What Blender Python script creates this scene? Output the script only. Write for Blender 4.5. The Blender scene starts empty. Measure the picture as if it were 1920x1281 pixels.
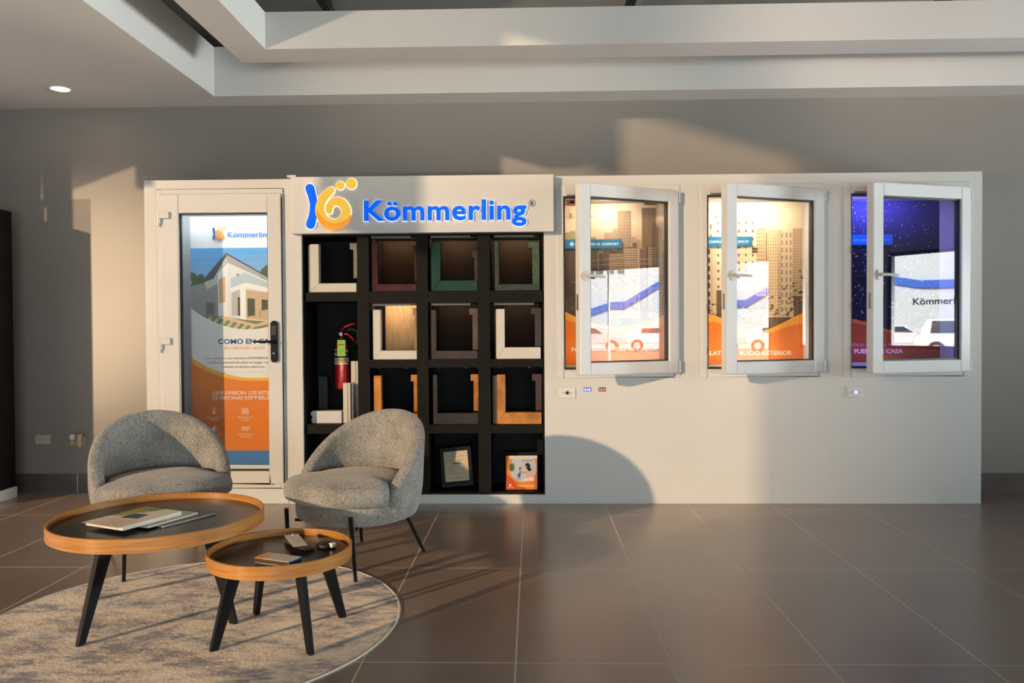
import bpy, math, random
from math import sin, cos, pi, radians as R
from mathutils import Vector, Matrix
random.seed(7)
S = bpy.context.scene
C = S.collection

# ------------------------------------------------------------------ camera, sky, sun, exposure
def make_camera():
    yaw, pit, rol = 0.02658, 0.01684, 0.00585
    cy, sy, cp, sp, cr, sr = cos(yaw), sin(yaw), cos(pit), sin(pit), cos(rol), sin(rol)
    A = Matrix(((cy, sy, 0), (-sy, cy, 0), (0, 0, 1)))
    B = Matrix(((1, 0, 0), (0, cp, -sp), (0, sp, cp)))
    D = Matrix(((cr, 0, -sr), (0, 1, 0), (sr, 0, cr)))
    M = D @ B @ A                       # rows: right, forward, up
    rot = Matrix((M[0], M[2], -M[1])).transposed()
    cam = bpy.data.cameras.new('camera')
    cam.sensor_width = 36.0
    cam.lens = 1466.3 / 1920 * 36
    cam.clip_end = 400
    o = bpy.data.objects.new('camera', cam)
    o.matrix_world = Matrix.Translation((0, 0, 1.3)) @ rot.to_4x4()
    C.objects.link(o)
    S.camera = o
make_camera()

S.view_settings.view_transform = 'Standard'
S.view_settings.look = 'None'
S.view_settings.gamma = 1
S.view_settings.exposure = 0.0
S.view_settings.use_curve_mapping = False

W = bpy.data.worlds.new('sky'); S.world = W; W.use_nodes = True
bg = W.node_tree.nodes['Background']
bg.inputs[0].default_value = (0.72, 0.84, 1.0, 1)
bg.inputs[1].default_value = 0.45

def lamp(name, kind, loc, aim=None, energy=100, color=(1, 1, 1), **k):
    d = bpy.data.lights.new(name, kind)
    d.energy = energy; d.color = color
    for a, b in k.items(): setattr(d, a, b)
    o = bpy.data.objects.new(name, d); C.objects.link(o)
    o.location = loc
    if aim is not None:
        v = Vector(aim) - Vector(loc)
        o.rotation_euler = v.to_track_quat('-Z', 'Y').to_euler()
    return o
SAZ, SEL = R(43.5), R(11.5)
sd = Vector((sin(SAZ) * cos(SEL), cos(SAZ) * cos(SEL), -sin(SEL)))
lamp('sun', 'SUN', (-20, -20, 8), tuple(Vector((-20, -20, 8)) + sd), 3.8, (1.0, 0.71, 0.43), angle=R(1.0))
# open daylight over the street, outside the right-hand shopfront
lamp('street_daylight', 'AREA', (14, -4, 13), (34, -16, 1.5), 38000, (0.93, 0.97, 1.0), shape='RECTANGLE', size=14, size_y=8)
# fill lamps added: neutral behind the camera, warm and upward from low left
lamp('front_fill', 'AREA', (1.6, -5.3, 1.0), (1.9, 5, .9), 360, (0.86, .98, 1.0), shape='RECTANGLE', size=9.4, size_y=1.7)
lamp('side_daylight', 'AREA', (12, 4.2, 1.0), (-2.4, 5.0, 3.15), 2300, (0.90, 0.98, 1.0), shape='RECTANGLE', size=2.6, size_y=1.8)
lamp('low_warm_fill', 'AREA', (-6.2, 3.5, .12), (-3.2, 4.3, 3.1), 40, (1.0, 0.74, 0.52), shape='RECTANGLE', size=2.6, size_y=1.6)
# added spots standing in for low sun bounced upwards, outside the left-hand shopfront
lamp('bounce_spot', 'SPOT', (-8.6, -2.2, 0.5), (-0.8, 5.6, 3.2), 2500, (1.0, 0.80, 0.56), spot_size=R(13), spot_blend=1.0, shadow_soft_size=0.16)
lamp('bounce_spot', 'SPOT', (-8.6, -4.6, 0.6), (2.7, 5.3, 3.35), 9500, (1.0, 0.76, 0.58), spot_size=R(10), spot_blend=1.0, shadow_soft_size=0.35)

lamp('bounce_spot', 'SPOT', (-12, -2.62, .35), (-3.95, 6.2, 1.5), 14000, (1.0, 0.74, 0.48), spot_size=R(11), spot_blend=1.0, shadow_soft_size=0.10)  # added to brighten the sun patch on the back wall at left

def srgb(r, g, b):
    f = lambda c: (c / 255 / 12.92) if c / 255 <= 0.04045 else ((c / 255 + 0.055) / 1.055) ** 2.4
    return (f(r), f(g), f(b))

# ------------------------------------------------------------------ materials
def srgb(r, g, b):
    f = lambda c: (c / 255 / 12.92) if c / 255 <= 0.04045 else ((c / 255 + 0.055) / 1.055) ** 2.4
    return (f(r), f(g), f(b))
MT = {}
def mat(name, col=(.5, .5, .5), rough=.5, metal=0.0, emit=None, es=1.0, noise=None, bump=None, spec=None, coat=0):
    """noise=(scale, amount, stretch) varies the colour; bump=(scale, strength, stretch)"""
    m = bpy.data.materials.new(name); m.use_nodes = True
    nt = m.node_tree; N = nt.nodes; L = nt.links
    p = N['Principled BSDF']
    p.inputs['Base Color'].default_value = (*col, 1)
    p.inputs['Roughness'].default_value = rough
    p.inputs['Metallic'].default_value = metal
    if spec is not None: p.inputs['Specular IOR Level'].default_value = spec
    if coat: p.inputs['Coat Weight'].default_value = coat; p.inputs['Coat Roughness'].default_value = .1
    if emit:
        p.inputs['Emission Color'].default_value = (*emit, 1); p.inputs['Emission Strength'].default_value = es
    def tex(scale, stretch, detail=4):
        tc = N.new('ShaderNodeTexCoord'); mp = N.new('ShaderNodeMapping'); t = N.new('ShaderNodeTexNoise')
        mp.inputs['Scale'].default_value = stretch; t.inputs['Scale'].default_value = scale; t.inputs['Detail'].default_value = detail
        L.new(tc.outputs['Object'], mp.inputs[0]); L.new(mp.outputs[0], t.inputs['Vector']); return t
    if noise:
        t = tex(noise[0], noise[2] if len(noise) > 2 else (1, 1, 1))
        r = N.new('ShaderNodeValToRGB')
        a = noise[1]
        r.color_ramp.elements[0].position = .3; r.color_ramp.elements[1].position = .7
        r.color_ramp.elements[0].color = (*[c * (1 - a) for c in col], 1)
        r.color_ramp.elements[1].color = (*[min(1, c * (1 + a)) for c in col], 1)
        L.new(t.outputs['Fac'], r.inputs[0]); L.new(r.outputs[0], p.inputs['Base Color'])
    if bump:
        t = tex(bump[0], bump[2] if len(bump) > 2 else (1, 1, 1))
        b = N.new('ShaderNodeBump'); b.inputs['Strength'].default_value = bump[1]; b.inputs['Distance'].default_value = .002
        L.new(t.outputs['Fac'], b.inputs['Height']); L.new(b.outputs[0], p.inputs['Normal'])
    MT[name] = m
    return m
def mathn(nt, op, a, b=None):
    n = nt.nodes.new('ShaderNodeMath'); n.operation = op
    for i, v in enumerate((a, b)):
        if v is None: continue
        if isinstance(v, (int, float)): n.inputs[i].default_value = v
        else: nt.links.new(v, n.inputs[i])
    return n.outputs[0]

mat('white_pvc', (.53, .515, .49), .32, noise=(3, .02))
mat('white_board', (.51, .50, .475), .5, noise=(2, .02))
mat('sash_white', (.56, .56, .555), .22, noise=(3, .02))
mat('wall_paint', (.205, .186, .165), .65, noise=(1.5, .03), bump=(90, .15))
mat('ceiling_paint', (.56, .535, .505), .7, noise=(1.2, .03))
mat('deck_dark', (.012, .010, .008), .8, noise=(2, .3))
mat('steel_dark', (.045, .036, .03), .7, .0, noise=(8, .3))
mat('black_laminate', (.007, .0055, .0045), .6, noise=(14, .35, (1, 1, 6)), spec=.12)
mat('black_back', (.005, .004, .0035), .7, noise=(10, .2), spec=.2)
mat('black_metal', (.008, .008, .009), .4, .2, noise=(20, .2), spec=.18)
mat('black_wood', (.006, .006, .007), .5, noise=(20, .25, (1, 1, .1)), spec=.18)
mat('black_rubber', (.008, .008, .008), .5, noise=(30, .2))
mat('table_black', (.010, .009, .0095), .26, noise=(8, .15), spec=.35)
mat('skirting_tile', (.085, .07, .065), .28, noise=(4, .15))
mat('chrome', (.7, .7, .7), .2, 1, noise=(6, .05))
mat('grey_metal', (.30, .29, .28), .35, .8, noise=(12, .1))
mat('strip_grey', (.10, .095, .09), .5, noise=(12, .1))
mat('box_lining', (.62, .62, .62), .5, noise=(4, .03))
mat('copper', (.35, .12, .06), .25, .8, noise=(10, .1))
mat('bulb_glow', (1, .8, .5), .4, emit=(1, .75, .42), es=6, noise=(4, .02))
mat('downlight_glow', (1, .9, .8), .4, emit=(1, .86, .72), es=9, noise=(4, .02))
mat('led_glow', (.3, .28, .25), .4, emit=(1, .72, .45), es=.15, noise=(4, .02))
mat('red_paint', (.42, .01, .012), .25, noise=(6, .06), coat=.5)
mat('tag_green', (.22, .42, .04), .6, noise=(20, .15))
mat('paper', (.72, .68, .60), .6, noise=(10, .05))
mat('paper_edge', (.70, .66, .58), .8, noise=(60, .15, (.2, .2, 8)))
mat('cover_dark', (.10, .085, .075), .4, noise=(30, .4), spec=.18)
mat('plate_cream', (.42, .37, .30), .4, noise=(10, .04))
mat('bottle_amber', (.45, .25, .08), .15, noise=(10, .1))
mat('asphalt', (.55, .53, .50), .9, noise=(.3, .1))
mat('facade_white', (.86, .86, .83), .8, noise=(.3, .04))
mat('facade_blue', (.05, .16, .72), .6, noise=(.5, .08))
mat('facade_glass', (.10, .14, .17), .15, noise=(.5, .3))
mat('car_white', (.78, .78, .76), .25, noise=(2, .03), coat=.6)
mat('car_silver', (.50, .53, .55), .25, .2, noise=(2, .04), coat=.6)
mat('car_glass', (.04, .06, .07), .1, noise=(2, .1))
mat('tyre', (.02, .02, .02), .8, noise=(10, .2))
mat('kerb_red', (.45, .13, .08), .8, noise=(2, .15))
mat('logo_blue', (.0, .05, .45), .6, spec=.1, emit=(0.0, .125, .85), es=.8, noise=(5, .05))
mat('logo_yellow', (.5, .25, .01), .4, emit=(1.0, .60, .07), es=.62, noise=(5, .05))
mat('logo_orange', (.5, .15, .005), .4, emit=(1.0, .36, .03), es=.62, noise=(5, .05))
mat('logo_halo', (.9, .9, .9), .4, emit=(1.0, .93, .80), es=1.0, noise=(5, .02))
mat('logo_black', (.02, .02, .02), .4, noise=(5, .05))
mat('lcd_blue', (.01, .01, .06), .2, emit=(.05, .06, .6), es=.5, noise=(5, .05))
mat('lcd_blue_digit', (.5, .5, 1), .2, emit=(.6, .68, 1), es=1.6, noise=(5, .02))
mat('lcd_red', (.03, .005, .003), .2, noise=(5, .05))
mat('lcd_red_digit', (1, .1, .05), .2, emit=(.9, .06, .03), es=1.0, noise=(5, .02))
mat('button_red', (.13, .002, .004), .6, spec=.1, noise=(5, .05))
mat('button_blue', (.4, .5, 1), .3, emit=(.35, .45, 1), es=1.4, noise=(5, .02))
mat('card_orange', (.75, .27, .05), .45, noise=(8, .05))
mat('card_blue', (.01, .18, .55), .4, noise=(8, .05))
mat('card_brown', (.10, .05, .03), .5, noise=(8, .2))
mat('card_cream', (.55, .47, .36), .5, noise=(20, .12))
mat('granite_grey', (.20, .18, .165), .7, noise=(120, .6), spec=.18)
mat('granite_green', (.06, .10, .065), .7, noise=(160, .9), spec=.18)
mat('prof_white', (.50, .46, .39), .35, noise=(4, .03))
mat('prof_greywhite', (.28, .27, .26), .4, noise=(4, .03))
mat('prof_mahogany', (.045, .011, .006), .3, noise=(12, .35, (1, 1, .15)), spec=.18)
mat('prof_green', (.007, .034, .018), .35, noise=(12, .15), spec=.18)
mat('prof_darkgreen', (.03, .036, .022), .35, noise=(30, .3), spec=.18)
mat('prof_brown', (.045, .030, .024), .4, noise=(12, .2), spec=.18)
mat('prof_anthracite', (.030, .026, .025), .4, noise=(12, .15), spec=.18)
mat('prof_oak', (.42, .17, .032), .4, noise=(10, .35, (1, 6, 1)), spec=.18)
mat('prof_lightwood', (.30, .20, .10), .4, noise=(10, .2, (6, 1, 1)), spec=.18)
mat('infill_dark', (.008, .0045, .0025), .5, noise=(10, .2, (6, 1, 1)), spec=.05)
mat('prof_tan', (.10, .07, .045), .45, noise=(10, .2), spec=.18)

def make_print():
    m = bpy.data.materials.new('print'); m.use_nodes = True
    nt = m.node_tree; p = nt.nodes['Principled BSDF']
    a = nt.nodes.new('ShaderNodeAttribute'); a.attribute_name = 'Col'
    nt.links.new(a.outputs['Color'], p.inputs['Base Color'])
    p.inputs['Roughness'].default_value = .6; p.inputs['Specular IOR Level'].default_value = .2
    MT['print'] = m
make_print()
def make_glass(name, refl, tint=(1, 1, 1), rough=0.0):
    m = bpy.data.materials.new(name); m.use_nodes = True
    nt = m.node_tree; N = nt.nodes; L = nt.links
    for n in list(N): N.remove(n)
    out = N.new('ShaderNodeOutputMaterial'); mix = N.new('ShaderNodeMixShader')
    tr = N.new('ShaderNodeBsdfTransparent'); gl = N.new('ShaderNodeBsdfGlossy'); lw = N.new('ShaderNodeLayerWeight')
    gl.inputs['Roughness'].default_value = rough
    tr.inputs[0].default_value = (*tint, 1)
    f = mathn(nt, 'ADD', mathn(nt, 'MULTIPLY', mathn(nt, 'POWER', lw.outputs['Facing'], 5.0), .95), refl + .02); f = mathn(nt, 'MINIMUM', f, 1.0)
    L.new(f, mix.inputs[0]); L.new(tr.outputs[0], mix.inputs[1]); L.new(gl.outputs[0], mix.inputs[2]); L.new(mix.outputs[0], out.inputs[0])
    MT[name] = m
make_glass('sash_glass', .15, (.90, .90, .90))
make_glass('door_glass', .005, (.95, .96, .97))
make_glass('shopfront_glass', .0, (.97, .98, .98))
make_glass('sample_glass', .02, (.75, .70, .65))

def make_floor():
    m = bpy.data.materials.new('floor_tiles'); m.use_nodes = True
    nt = m.node_tree; N = nt.nodes; L = nt.links; p = N['Principled BSDF']
    g = N.new('ShaderNodeNewGeometry'); s = N.new('ShaderNodeSeparateXYZ'); L.new(g.outputs['Position'], s.inputs[0])
    dx = mathn(nt, 'PINGPONG', mathn(nt, 'ADD', s.outputs[0], 60.67268), .3)
    dy = mathn(nt, 'PINGPONG', mathn(nt, 'ADD', s.outputs[1], 120 - 3.016), .6)
    line = mathn(nt, 'LESS_THAN', mathn(nt, 'MINIMUM', dx, dy), .0034)
    n1 = N.new('ShaderNodeTexNoise'); n1.inputs['Scale'].default_value = 2.2; n1.inputs['Detail'].default_value = 4
    L.new(g.outputs['Position'], n1.inputs['Vector'])
    r = N.new('ShaderNodeValToRGB')
    r.color_ramp.elements[0].position = .3; r.color_ramp.elements[0].color = (.25, .18, .135, 1)
    r.color_ramp.elements[1].position = .7; r.color_ramp.elements[1].color = (.30, .22, .168, 1)
    L.new(n1.outputs['Fac'], r.inputs[0])
    mx = N.new('ShaderNodeMix'); mx.data_type = 'RGBA'
    L.new(line, mx.inputs['Factor']); L.new(r.outputs[0], mx.inputs['A']); mx.inputs['B'].default_value = (.62, .52, .42, 1)
    L.new(mx.outputs['Result'], p.inputs['Base Color'])
    rr = mathn(nt, 'ADD', mathn(nt, 'MULTIPLY', n1.outputs['Fac'], .02), .27)
    rr = mathn(nt, 'ADD', rr, mathn(nt, 'MULTIPLY', line, .4))
    L.new(rr, p.inputs['Roughness']); p.inputs['IOR'].default_value = 2.2
    MT['floor_tiles'] = m
make_floor()
def make_rug():
    m = bpy.data.materials.new('rug_pile'); m.use_nodes = True
    nt = m.node_tree; N = nt.nodes; L = nt.links; p = N['Principled BSDF']
    tc = N.new('ShaderNodeTexCoord')
    def nz(scale, st, det, rough=.6):
        mp = N.new('ShaderNodeMapping'); mp.inputs['Scale'].default_value = st
        t = N.new('ShaderNodeTexNoise'); t.inputs['Scale'].default_value = scale; t.inputs['Detail'].default_value = det
        t.inputs['Roughness'].default_value = rough
        L.new(tc.outputs['Object'], mp.inputs[0]); L.new(mp.outputs[0], t.inputs['Vector']); return t.outputs['Fac']
    a = nz(3.2, (1, 2.2, 1), 8, .72); b = nz(16, (1, 2.4, 1), 8, .8); c = nz(60, (1, 2, 1), 3)
    v = mathn(nt, 'ADD', mathn(nt, 'MULTIPLY', a, .66), mathn(nt, 'ADD', mathn(nt, 'MULTIPLY', b, .28), mathn(nt, 'MULTIPLY', c, .06)))
    r = N.new('ShaderNodeValToRGB'); e = r.color_ramp.elements
    e[0].position = .43; e[0].color = (.11, .078, .075, 1)
    e[1].position = .575; e[1].color = (.90, .71, .49, 1)
    q = e.new(.465); q.color = (.33, .24, .20, 1)
    q = e.new(.505); q.color = (.70, .51, .34, 1)
    L.new(v, r.inputs[0]); L.new(r.outputs[0], p.inputs['Base Color'])
    p.inputs['Roughness'].default_value = .95
    bp = N.new('ShaderNodeBump'); bp.inputs['Strength'].default_value = 1.0; bp.inputs['Distance'].default_value = .009; p.inputs['Sheen Weight'].default_value = .5
    L.new(c, bp.inputs['Height']); L.new(bp.outputs[0], p.inputs['Normal'])
    MT['rug_pile'] = m
make_rug()
def make_fabric():
    m = bpy.data.materials.new('grey_chenille'); m.use_nodes = True
    nt = m.node_tree; N = nt.nodes; L = nt.links; p = N['Principled BSDF']
    tc = N.new('ShaderNodeTexCoord')
    def nz(scale, st, det):
        mp = N.new('ShaderNodeMapping'); mp.inputs['Scale'].default_value = st
        t = N.new('ShaderNodeTexNoise'); t.inputs['Scale'].default_value = scale; t.inputs['Detail'].default_value = det
        L.new(tc.outputs['Object'], mp.inputs[0]); L.new(mp.outputs[0], t.inputs['Vector']); return t.outputs['Fac']
    a = nz(90, (1, 1, 3), 3); b = nz(7, (1, 1, 1), 4)
    v = mathn(nt, 'ADD', mathn(nt, 'MULTIPLY', a, .7), mathn(nt, 'MULTIPLY', b, .3))
    r = N.new('ShaderNodeValToRGB'); e = r.color_ramp.elements
    e[0].position = .36; e[0].color = (.105, .099, .09, 1)
    e[1].position = .62; e[1].color = (.36, .335, .295, 1)
    L.new(v, r.inputs[0]); L.new(r.outputs[0], p.inputs['Base Color'])
    p.inputs['Roughness'].default_value = .9
    p.inputs['Sheen Weight'].default_value = .25
    bp = N.new('ShaderNodeBump'); bp.inputs['Strength'].default_value = .45; bp.inputs['Distance'].default_value = .003
    L.new(a, bp.inputs['Height']); L.new(bp.outputs[0], p.inputs['Normal'])
    MT['grey_chenille'] = m
make_fabric()
def make_rimwood():
    m = bpy.data.materials.new('rim_wood'); m.use_nodes = True
    nt = m.node_tree; N = nt.nodes; L = nt.links; p = N['Principled BSDF']
    tc = N.new('ShaderNodeTexCoord'); mp = N.new('ShaderNodeMapping'); mp.inputs['Scale'].default_value = (1.5, 1.5, 30)
    t = N.new('ShaderNodeTexNoise'); t.inputs['Scale'].default_value = 4; t.inputs['Detail'].default_value = 5
    L.new(tc.outputs['Object'], mp.inputs[0]); L.new(mp.outputs[0], t.inputs['Vector'])
    r = N.new('ShaderNodeValToRGB'); e = r.color_ramp.elements
    e[0].position = .3; e[0].color = (.33, .125, .022, 1); e[1].position = .7; e[1].color = (.52, .225, .048, 1)
    L.new(t.outputs['Fac'], r.inputs[0]); L.new(r.outputs[0], p.inputs['Base Color'])
    p.inputs['Roughness'].default_value = .38
    MT['rim_wood'] = m
make_rimwood()

# ------------------------------------------------------------------ mesh helpers
class MB:
    def __init__(s): s.v = []; s.f = []; s.m = []; s.ms = []
    def mi(s, m):
        if m not in s.ms: s.ms.append(m)
        return s.ms.index(m)
    def add(s, vs, fs, m):
        b = len(s.v); s.v += [tuple(v) for v in vs]; k = s.mi(m)
        for f in fs: s.f.append([b + i for i in f]); s.m.append(k)
    def box(s, x0, x1, y0, y1, z0, z1, m):
        x0, x1 = sorted((x0, x1)); y0, y1 = sorted((y0, y1)); z0, z1 = sorted((z0, z1))
        vs = [(x, y, z) for z in (z0, z1) for y in (y0, y1) for x in (x0, x1)]
        s.add(vs, [(0, 2, 3, 1), (4, 5, 7, 6), (0, 1, 5, 4), (2, 6, 7, 3), (0, 4, 6, 2), (1, 3, 7, 5)], m)
    def rod(s, a, b, r0, r1, m, n=14, caps=True):
        a, b = Vector(a), Vector(b); d = (b - a).normalized()
        u = d.orthogonal().normalized(); w = d.cross(u)
        vs = [a + (u * cos(2 * pi * i / n) + w * sin(2 * pi * i / n)) * r0 for i in range(n)] + \
             [b + (u * cos(2 * pi * i / n) + w * sin(2 * pi * i / n)) * r1 for i in range(n)]
        fs = [(i, (i + 1) % n, n + (i + 1) % n, n + i) for i in range(n)]
        if caps: fs += [tuple(range(n))[::-1], tuple(range(n, 2 * n))]
        s.add(vs, fs, m)
    def tube(s, pts, r, m, n=10):
        P = [Vector(p) for p in pts]; k = len(P); vs = []
        for i in range(k):
            d = (P[min(i + 1, k - 1)] - P[max(i - 1, 0)]).normalized()
            if i == 0: u = d.orthogonal().normalized()
            else: u = (u - d * u.dot(d)).normalized()
            w = d.cross(u); rr = r[i] if isinstance(r, (list, tuple)) else r
            vs += [P[i] + (u * cos(2 * pi * j / n) + w * sin(2 * pi * j / n)) * rr for j in range(n)]
        fs = [(i * n + j, i * n + (j + 1) % n, (i + 1) * n + (j + 1) % n, (i + 1) * n + j) for i in range(k - 1) for j in range(n)]
        fs += [tuple(range(n))[::-1], tuple(range((k - 1) * n, k * n))]
        s.add(vs, fs, m)
    def lathe(s, prof, m, n=48, c=(0, 0, 0), closed=False):
        k = len(prof); vs = []
        for i in range(n):
            a = 2 * pi * i / n
            for r, z in prof: vs.append((c[0] + r * cos(a), c[1] + r * sin(a), c[2] + z))
        fs = []
        for i in range(n):
            j = (i + 1) % n
            for q in range(k if closed else k - 1):
                t = (q + 1) % k; fs.append((i * k + q, j * k + q, j * k + t, i * k + t))
        s.add(vs, fs, m)
        if not closed:
            if prof[0][0] > 1e-6: s.add([vs[i * k] for i in range(n)], [tuple(range(n))[::-1]], m)
            if prof[-1][0] > 1e-6: s.add([vs[i * k + k - 1] for i in range(n)], [tuple(range(n))], m)
    def prism(s, poly, y0, y1, m):          # polygon in x,z extruded along y
        n = len(poly)
        vs = [(x, y0, z) for x, z in poly] + [(x, y1, z) for x, z in poly]
        s.add(vs, [tuple(range(n)), tuple(range(2 * n - 1, n - 1, -1))] + [(i, n + i, n + (i + 1) % n, (i + 1) % n) for i in range(n)], m)
    def build(s, name, parent=None, bevel=0, smooth=False, loc=None, rot=None, fix=True):
        me = bpy.data.meshes.new(name); me.from_pydata(s.v, [], s.f)
        for m in s.ms: me.materials.append(MT[m])
        for p, k in zip(me.polygons, s.m): p.material_index = k; p.use_smooth = smooth
        me.update()
        if fix:
            import bmesh
            b = bmesh.new(); b.from_mesh(me); bmesh.ops.remove_doubles(b, verts=b.verts, dist=1e-6)
            bmesh.ops.recalc_face_normals(b, faces=b.faces); b.to_mesh(me); b.free()
        o = bpy.data.objects.new(name, me); C.objects.link(o)
        if bevel:
            bv = o.modifiers.new('bevel', 'BEVEL'); bv.width = bevel; bv.segments = 2; bv.limit_method = 'ANGLE'; bv.angle_limit = R(35)
        if parent: o.parent = parent
        if loc: o.location = loc
        if rot: o.rotation_euler = rot
        return o
def empty(name, label, cat, loc=(0, 0, 0), rz=0, group=None, kind=None):
    o = bpy.data.objects.new(name, None); C.objects.link(o); o.location = loc; o.rotation_euler = (0, 0, rz)
    o.empty_display_size = .1
    return tag(o, label, cat, group, kind)
def tag(o, label=None, cat=None, group=None, kind=None):
    if label: o['label'] = label
    if cat: o['category'] = cat
    if group: o['group'] = group
    if kind: o['kind'] = kind
    return o
def struct(mb, name, bevel=0): o = mb.build(name, bevel=bevel); o['kind'] = 'structure'; return o
def copy_tree(o, parent=None):
    c = o.copy(); C.objects.link(c)
    if parent: c.parent = parent
    for ch in list(o.children): copy_tree(ch, c)
    return c

_tc = {}
def text_tris(s, bold=0.0, spacing=1.0):
    key = (s, bold, spacing)
    if key in _tc: return _tc[key]
    cu = bpy.data.curves.new('t', 'FONT'); cu.body = s; cu.size = 1; cu.offset = bold; cu.space_character = spacing
    cu.resolution_u = 3
    o = bpy.data.objects.new('t', cu); C.objects.link(o)
    bpy.context.view_layer.update()
    ev = o.evaluated_get(bpy.context.evaluated_depsgraph_get()); me = ev.to_mesh(); me.calc_loop_triangles()
    tris = [[(me.vertices[i].co.x, me.vertices[i].co.y) for i in t.vertices] for t in me.loop_triangles]
    ev.to_mesh_clear(); bpy.data.objects.remove(o); bpy.data.curves.remove(cu)
    _tc[key] = tris
    return tris
def fit_text(s, x0, x1, base, cap, bold=0, spacing=1.0, anchor='fit', flip=True):
    """text triangles in drawing units (v down): from x0 to x1 wide, cap high"""
    T = text_tris(s, bold, spacing)
    xs = [p[0] for t in T for p in t]; a, b = min(xs), max(xs)
    sy = cap / .729
    if anchor == 'fit': sx = (x1 - x0) / (b - a); ox = x0 - a * sx
    elif anchor == 'center': sx = sy; ox = (x0 + x1) / 2 - (a + b) / 2 * sx
    else: sx = sy; ox = x0 - a * sx
    return [[(ox + p[0] * sx, base - p[1] * sy) for p in t] for t in T]
def clip(poly, x0, x1, y0, y1):
    def cut(P, f, g):
        out = []
        for i in range(len(P)):
            a, b = P[i], P[(i + 1) % len(P)]
            ia, ib = f(a), f(b)
            if ia: out.append(a)
            if ia != ib: out.append(g(a, b))
        return out
    def gx(v): return lambda a, b: (v, a[1] + (b[1] - a[1]) * (v - a[0]) / (b[0] - a[0]))
    def gy(v): return lambda a, b: (a[0] + (b[0] - a[0]) * (v - a[1]) / (b[1] - a[1]), v)
    for f, g in ((lambda p: p[0] >= x0, gx(x0)), (lambda p: p[0] <= x1, gx(x1)), (lambda p: p[1] >= y0, gy(y0)), (lambda p: p[1] <= y1, gy(y1))):
        if len(poly) < 3: return []
        poly = cut(poly, f, g)
    return poly
class Art:
    """a flat print: polygons in drawing units (u right, v down) laid on a board"""
    def __init__(s, x0, y0, x1, y1): s.r = (x0, x1, y0, y1); s.p = []; s.k = 0
    def poly(s, pts, col, same=False):
        if not same: s.k += 1
        q = clip([tuple(p) for p in pts], *s.r)
        if len(q) >= 3: s.p.append((q, col, s.k))
    def rect(s, x0, y0, x1, y1, col): s.poly([(x0, y0), (x1, y0), (x1, y1), (x0, y1)], col)
    def fan(s, top, bottom, col):       # between two curves
        s.k += 1
        for i in range(len(top) - 1): s.poly([top[i], top[i + 1], bottom[i + 1], bottom[i]], col, True)
    def circ(s, x, y, r, col, ry=None, n=24):
        ry = ry or r; s.poly([(x + r * cos(2 * pi * i / n), y + ry * sin(2 * pi * i / n)) for i in range(n)], col)
    def text(s, t, x0, x1, base, cap, col, **k):
        s.k += 1
        for tri in fit_text(t, x0, x1, base, cap, **k): s.poly(tri, col, True)
    def line(s, pts, w, col):
        s.k += 1
        for a, b in zip(pts[:-1], pts[1:]):
            dx, dy = b[0] - a[0], b[1] - a[1]; l = math.hypot(dx, dy) or 1; nx, ny = -dy / l * w / 2, dx / l * w / 2
            s.poly([(a[0] + nx, a[1] + ny), (b[0] + nx, b[1] + ny), (b[0] - nx, b[1] - ny), (a[0] - nx, a[1] - ny)], col, True)
    def grad(s, x0, y0, x1, y1, ca, cb, n=12):
        s.k += 1
        for i in range(n):
            t = (i + .5) / n; c = tuple(a + (b - a) * t for a, b in zip(ca, cb))
            s.poly([(x0, y0 + (y1 - y0) * i / n), (x1, y0 + (y1 - y0) * i / n), (x1, y0 + (y1 - y0) * (i + 1) / n), (x0, y0 + (y1 - y0) * (i + 1) / n)], c, True)
    def board(s, name, scale, parent=None, thick=.004, origin=None, loc=None, rot=None, step=.00012):
        """front faces -Y; drawing x0,y0 -> local (0, ., 0), v down -> -z"""
        x0, x1, y0, y1 = s.r
        V = []; F = []; K = []
        def T(p, d): return ((p[0] - x0) / scale, -d, -(p[1] - y0) / scale)
        w, h = (x1 - x0) / scale, (y1 - y0) / scale
        b = [(0, 0, 0), (w, 0, 0), (w, 0, -h), (0, 0, -h), (0, thick, 0), (w, thick, 0), (w, thick, -h), (0, thick, -h)]
        V += b
        for f in ((0, 3, 2, 1), (4, 5, 6, 7), (0, 1, 5, 4), (2, 3, 7, 6), (1, 2, 6, 5), (3, 0, 4, 7)): F.append(f); K.append(srgb(225, 222, 215))
        for q, c, k in s.p:
            ar = sum(q[i][0] * q[(i + 1) % len(q)][1] - q[(i + 1) % len(q)][0] * q[i][1] for i in range(len(q)))
            if abs(ar) < 1e-9: continue
            if ar < 0: q = q[::-1]
            n = len(V); V += [T(p, .0002 + k * step) for p in q]; F.append(tuple(range(n, n + len(q)))[::-1]); K.append(c)
        me = bpy.data.meshes.new(name); me.from_pydata(V, [], F)
        ca = me.color_attributes.new('Col', 'FLOAT_COLOR', 'CORNER')
        for p, c in zip(me.polygons, K):
            for li in p.loop_indices: ca.data[li].color = (*c, 1)
        me.materials.append(MT['print']); me.update()
        o = bpy.data.objects.new(name, me); C.objects.link(o)
        if parent: o.parent = parent
        if loc: o.location = loc
        if rot: o.rotation_euler = rot
        return o
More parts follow.
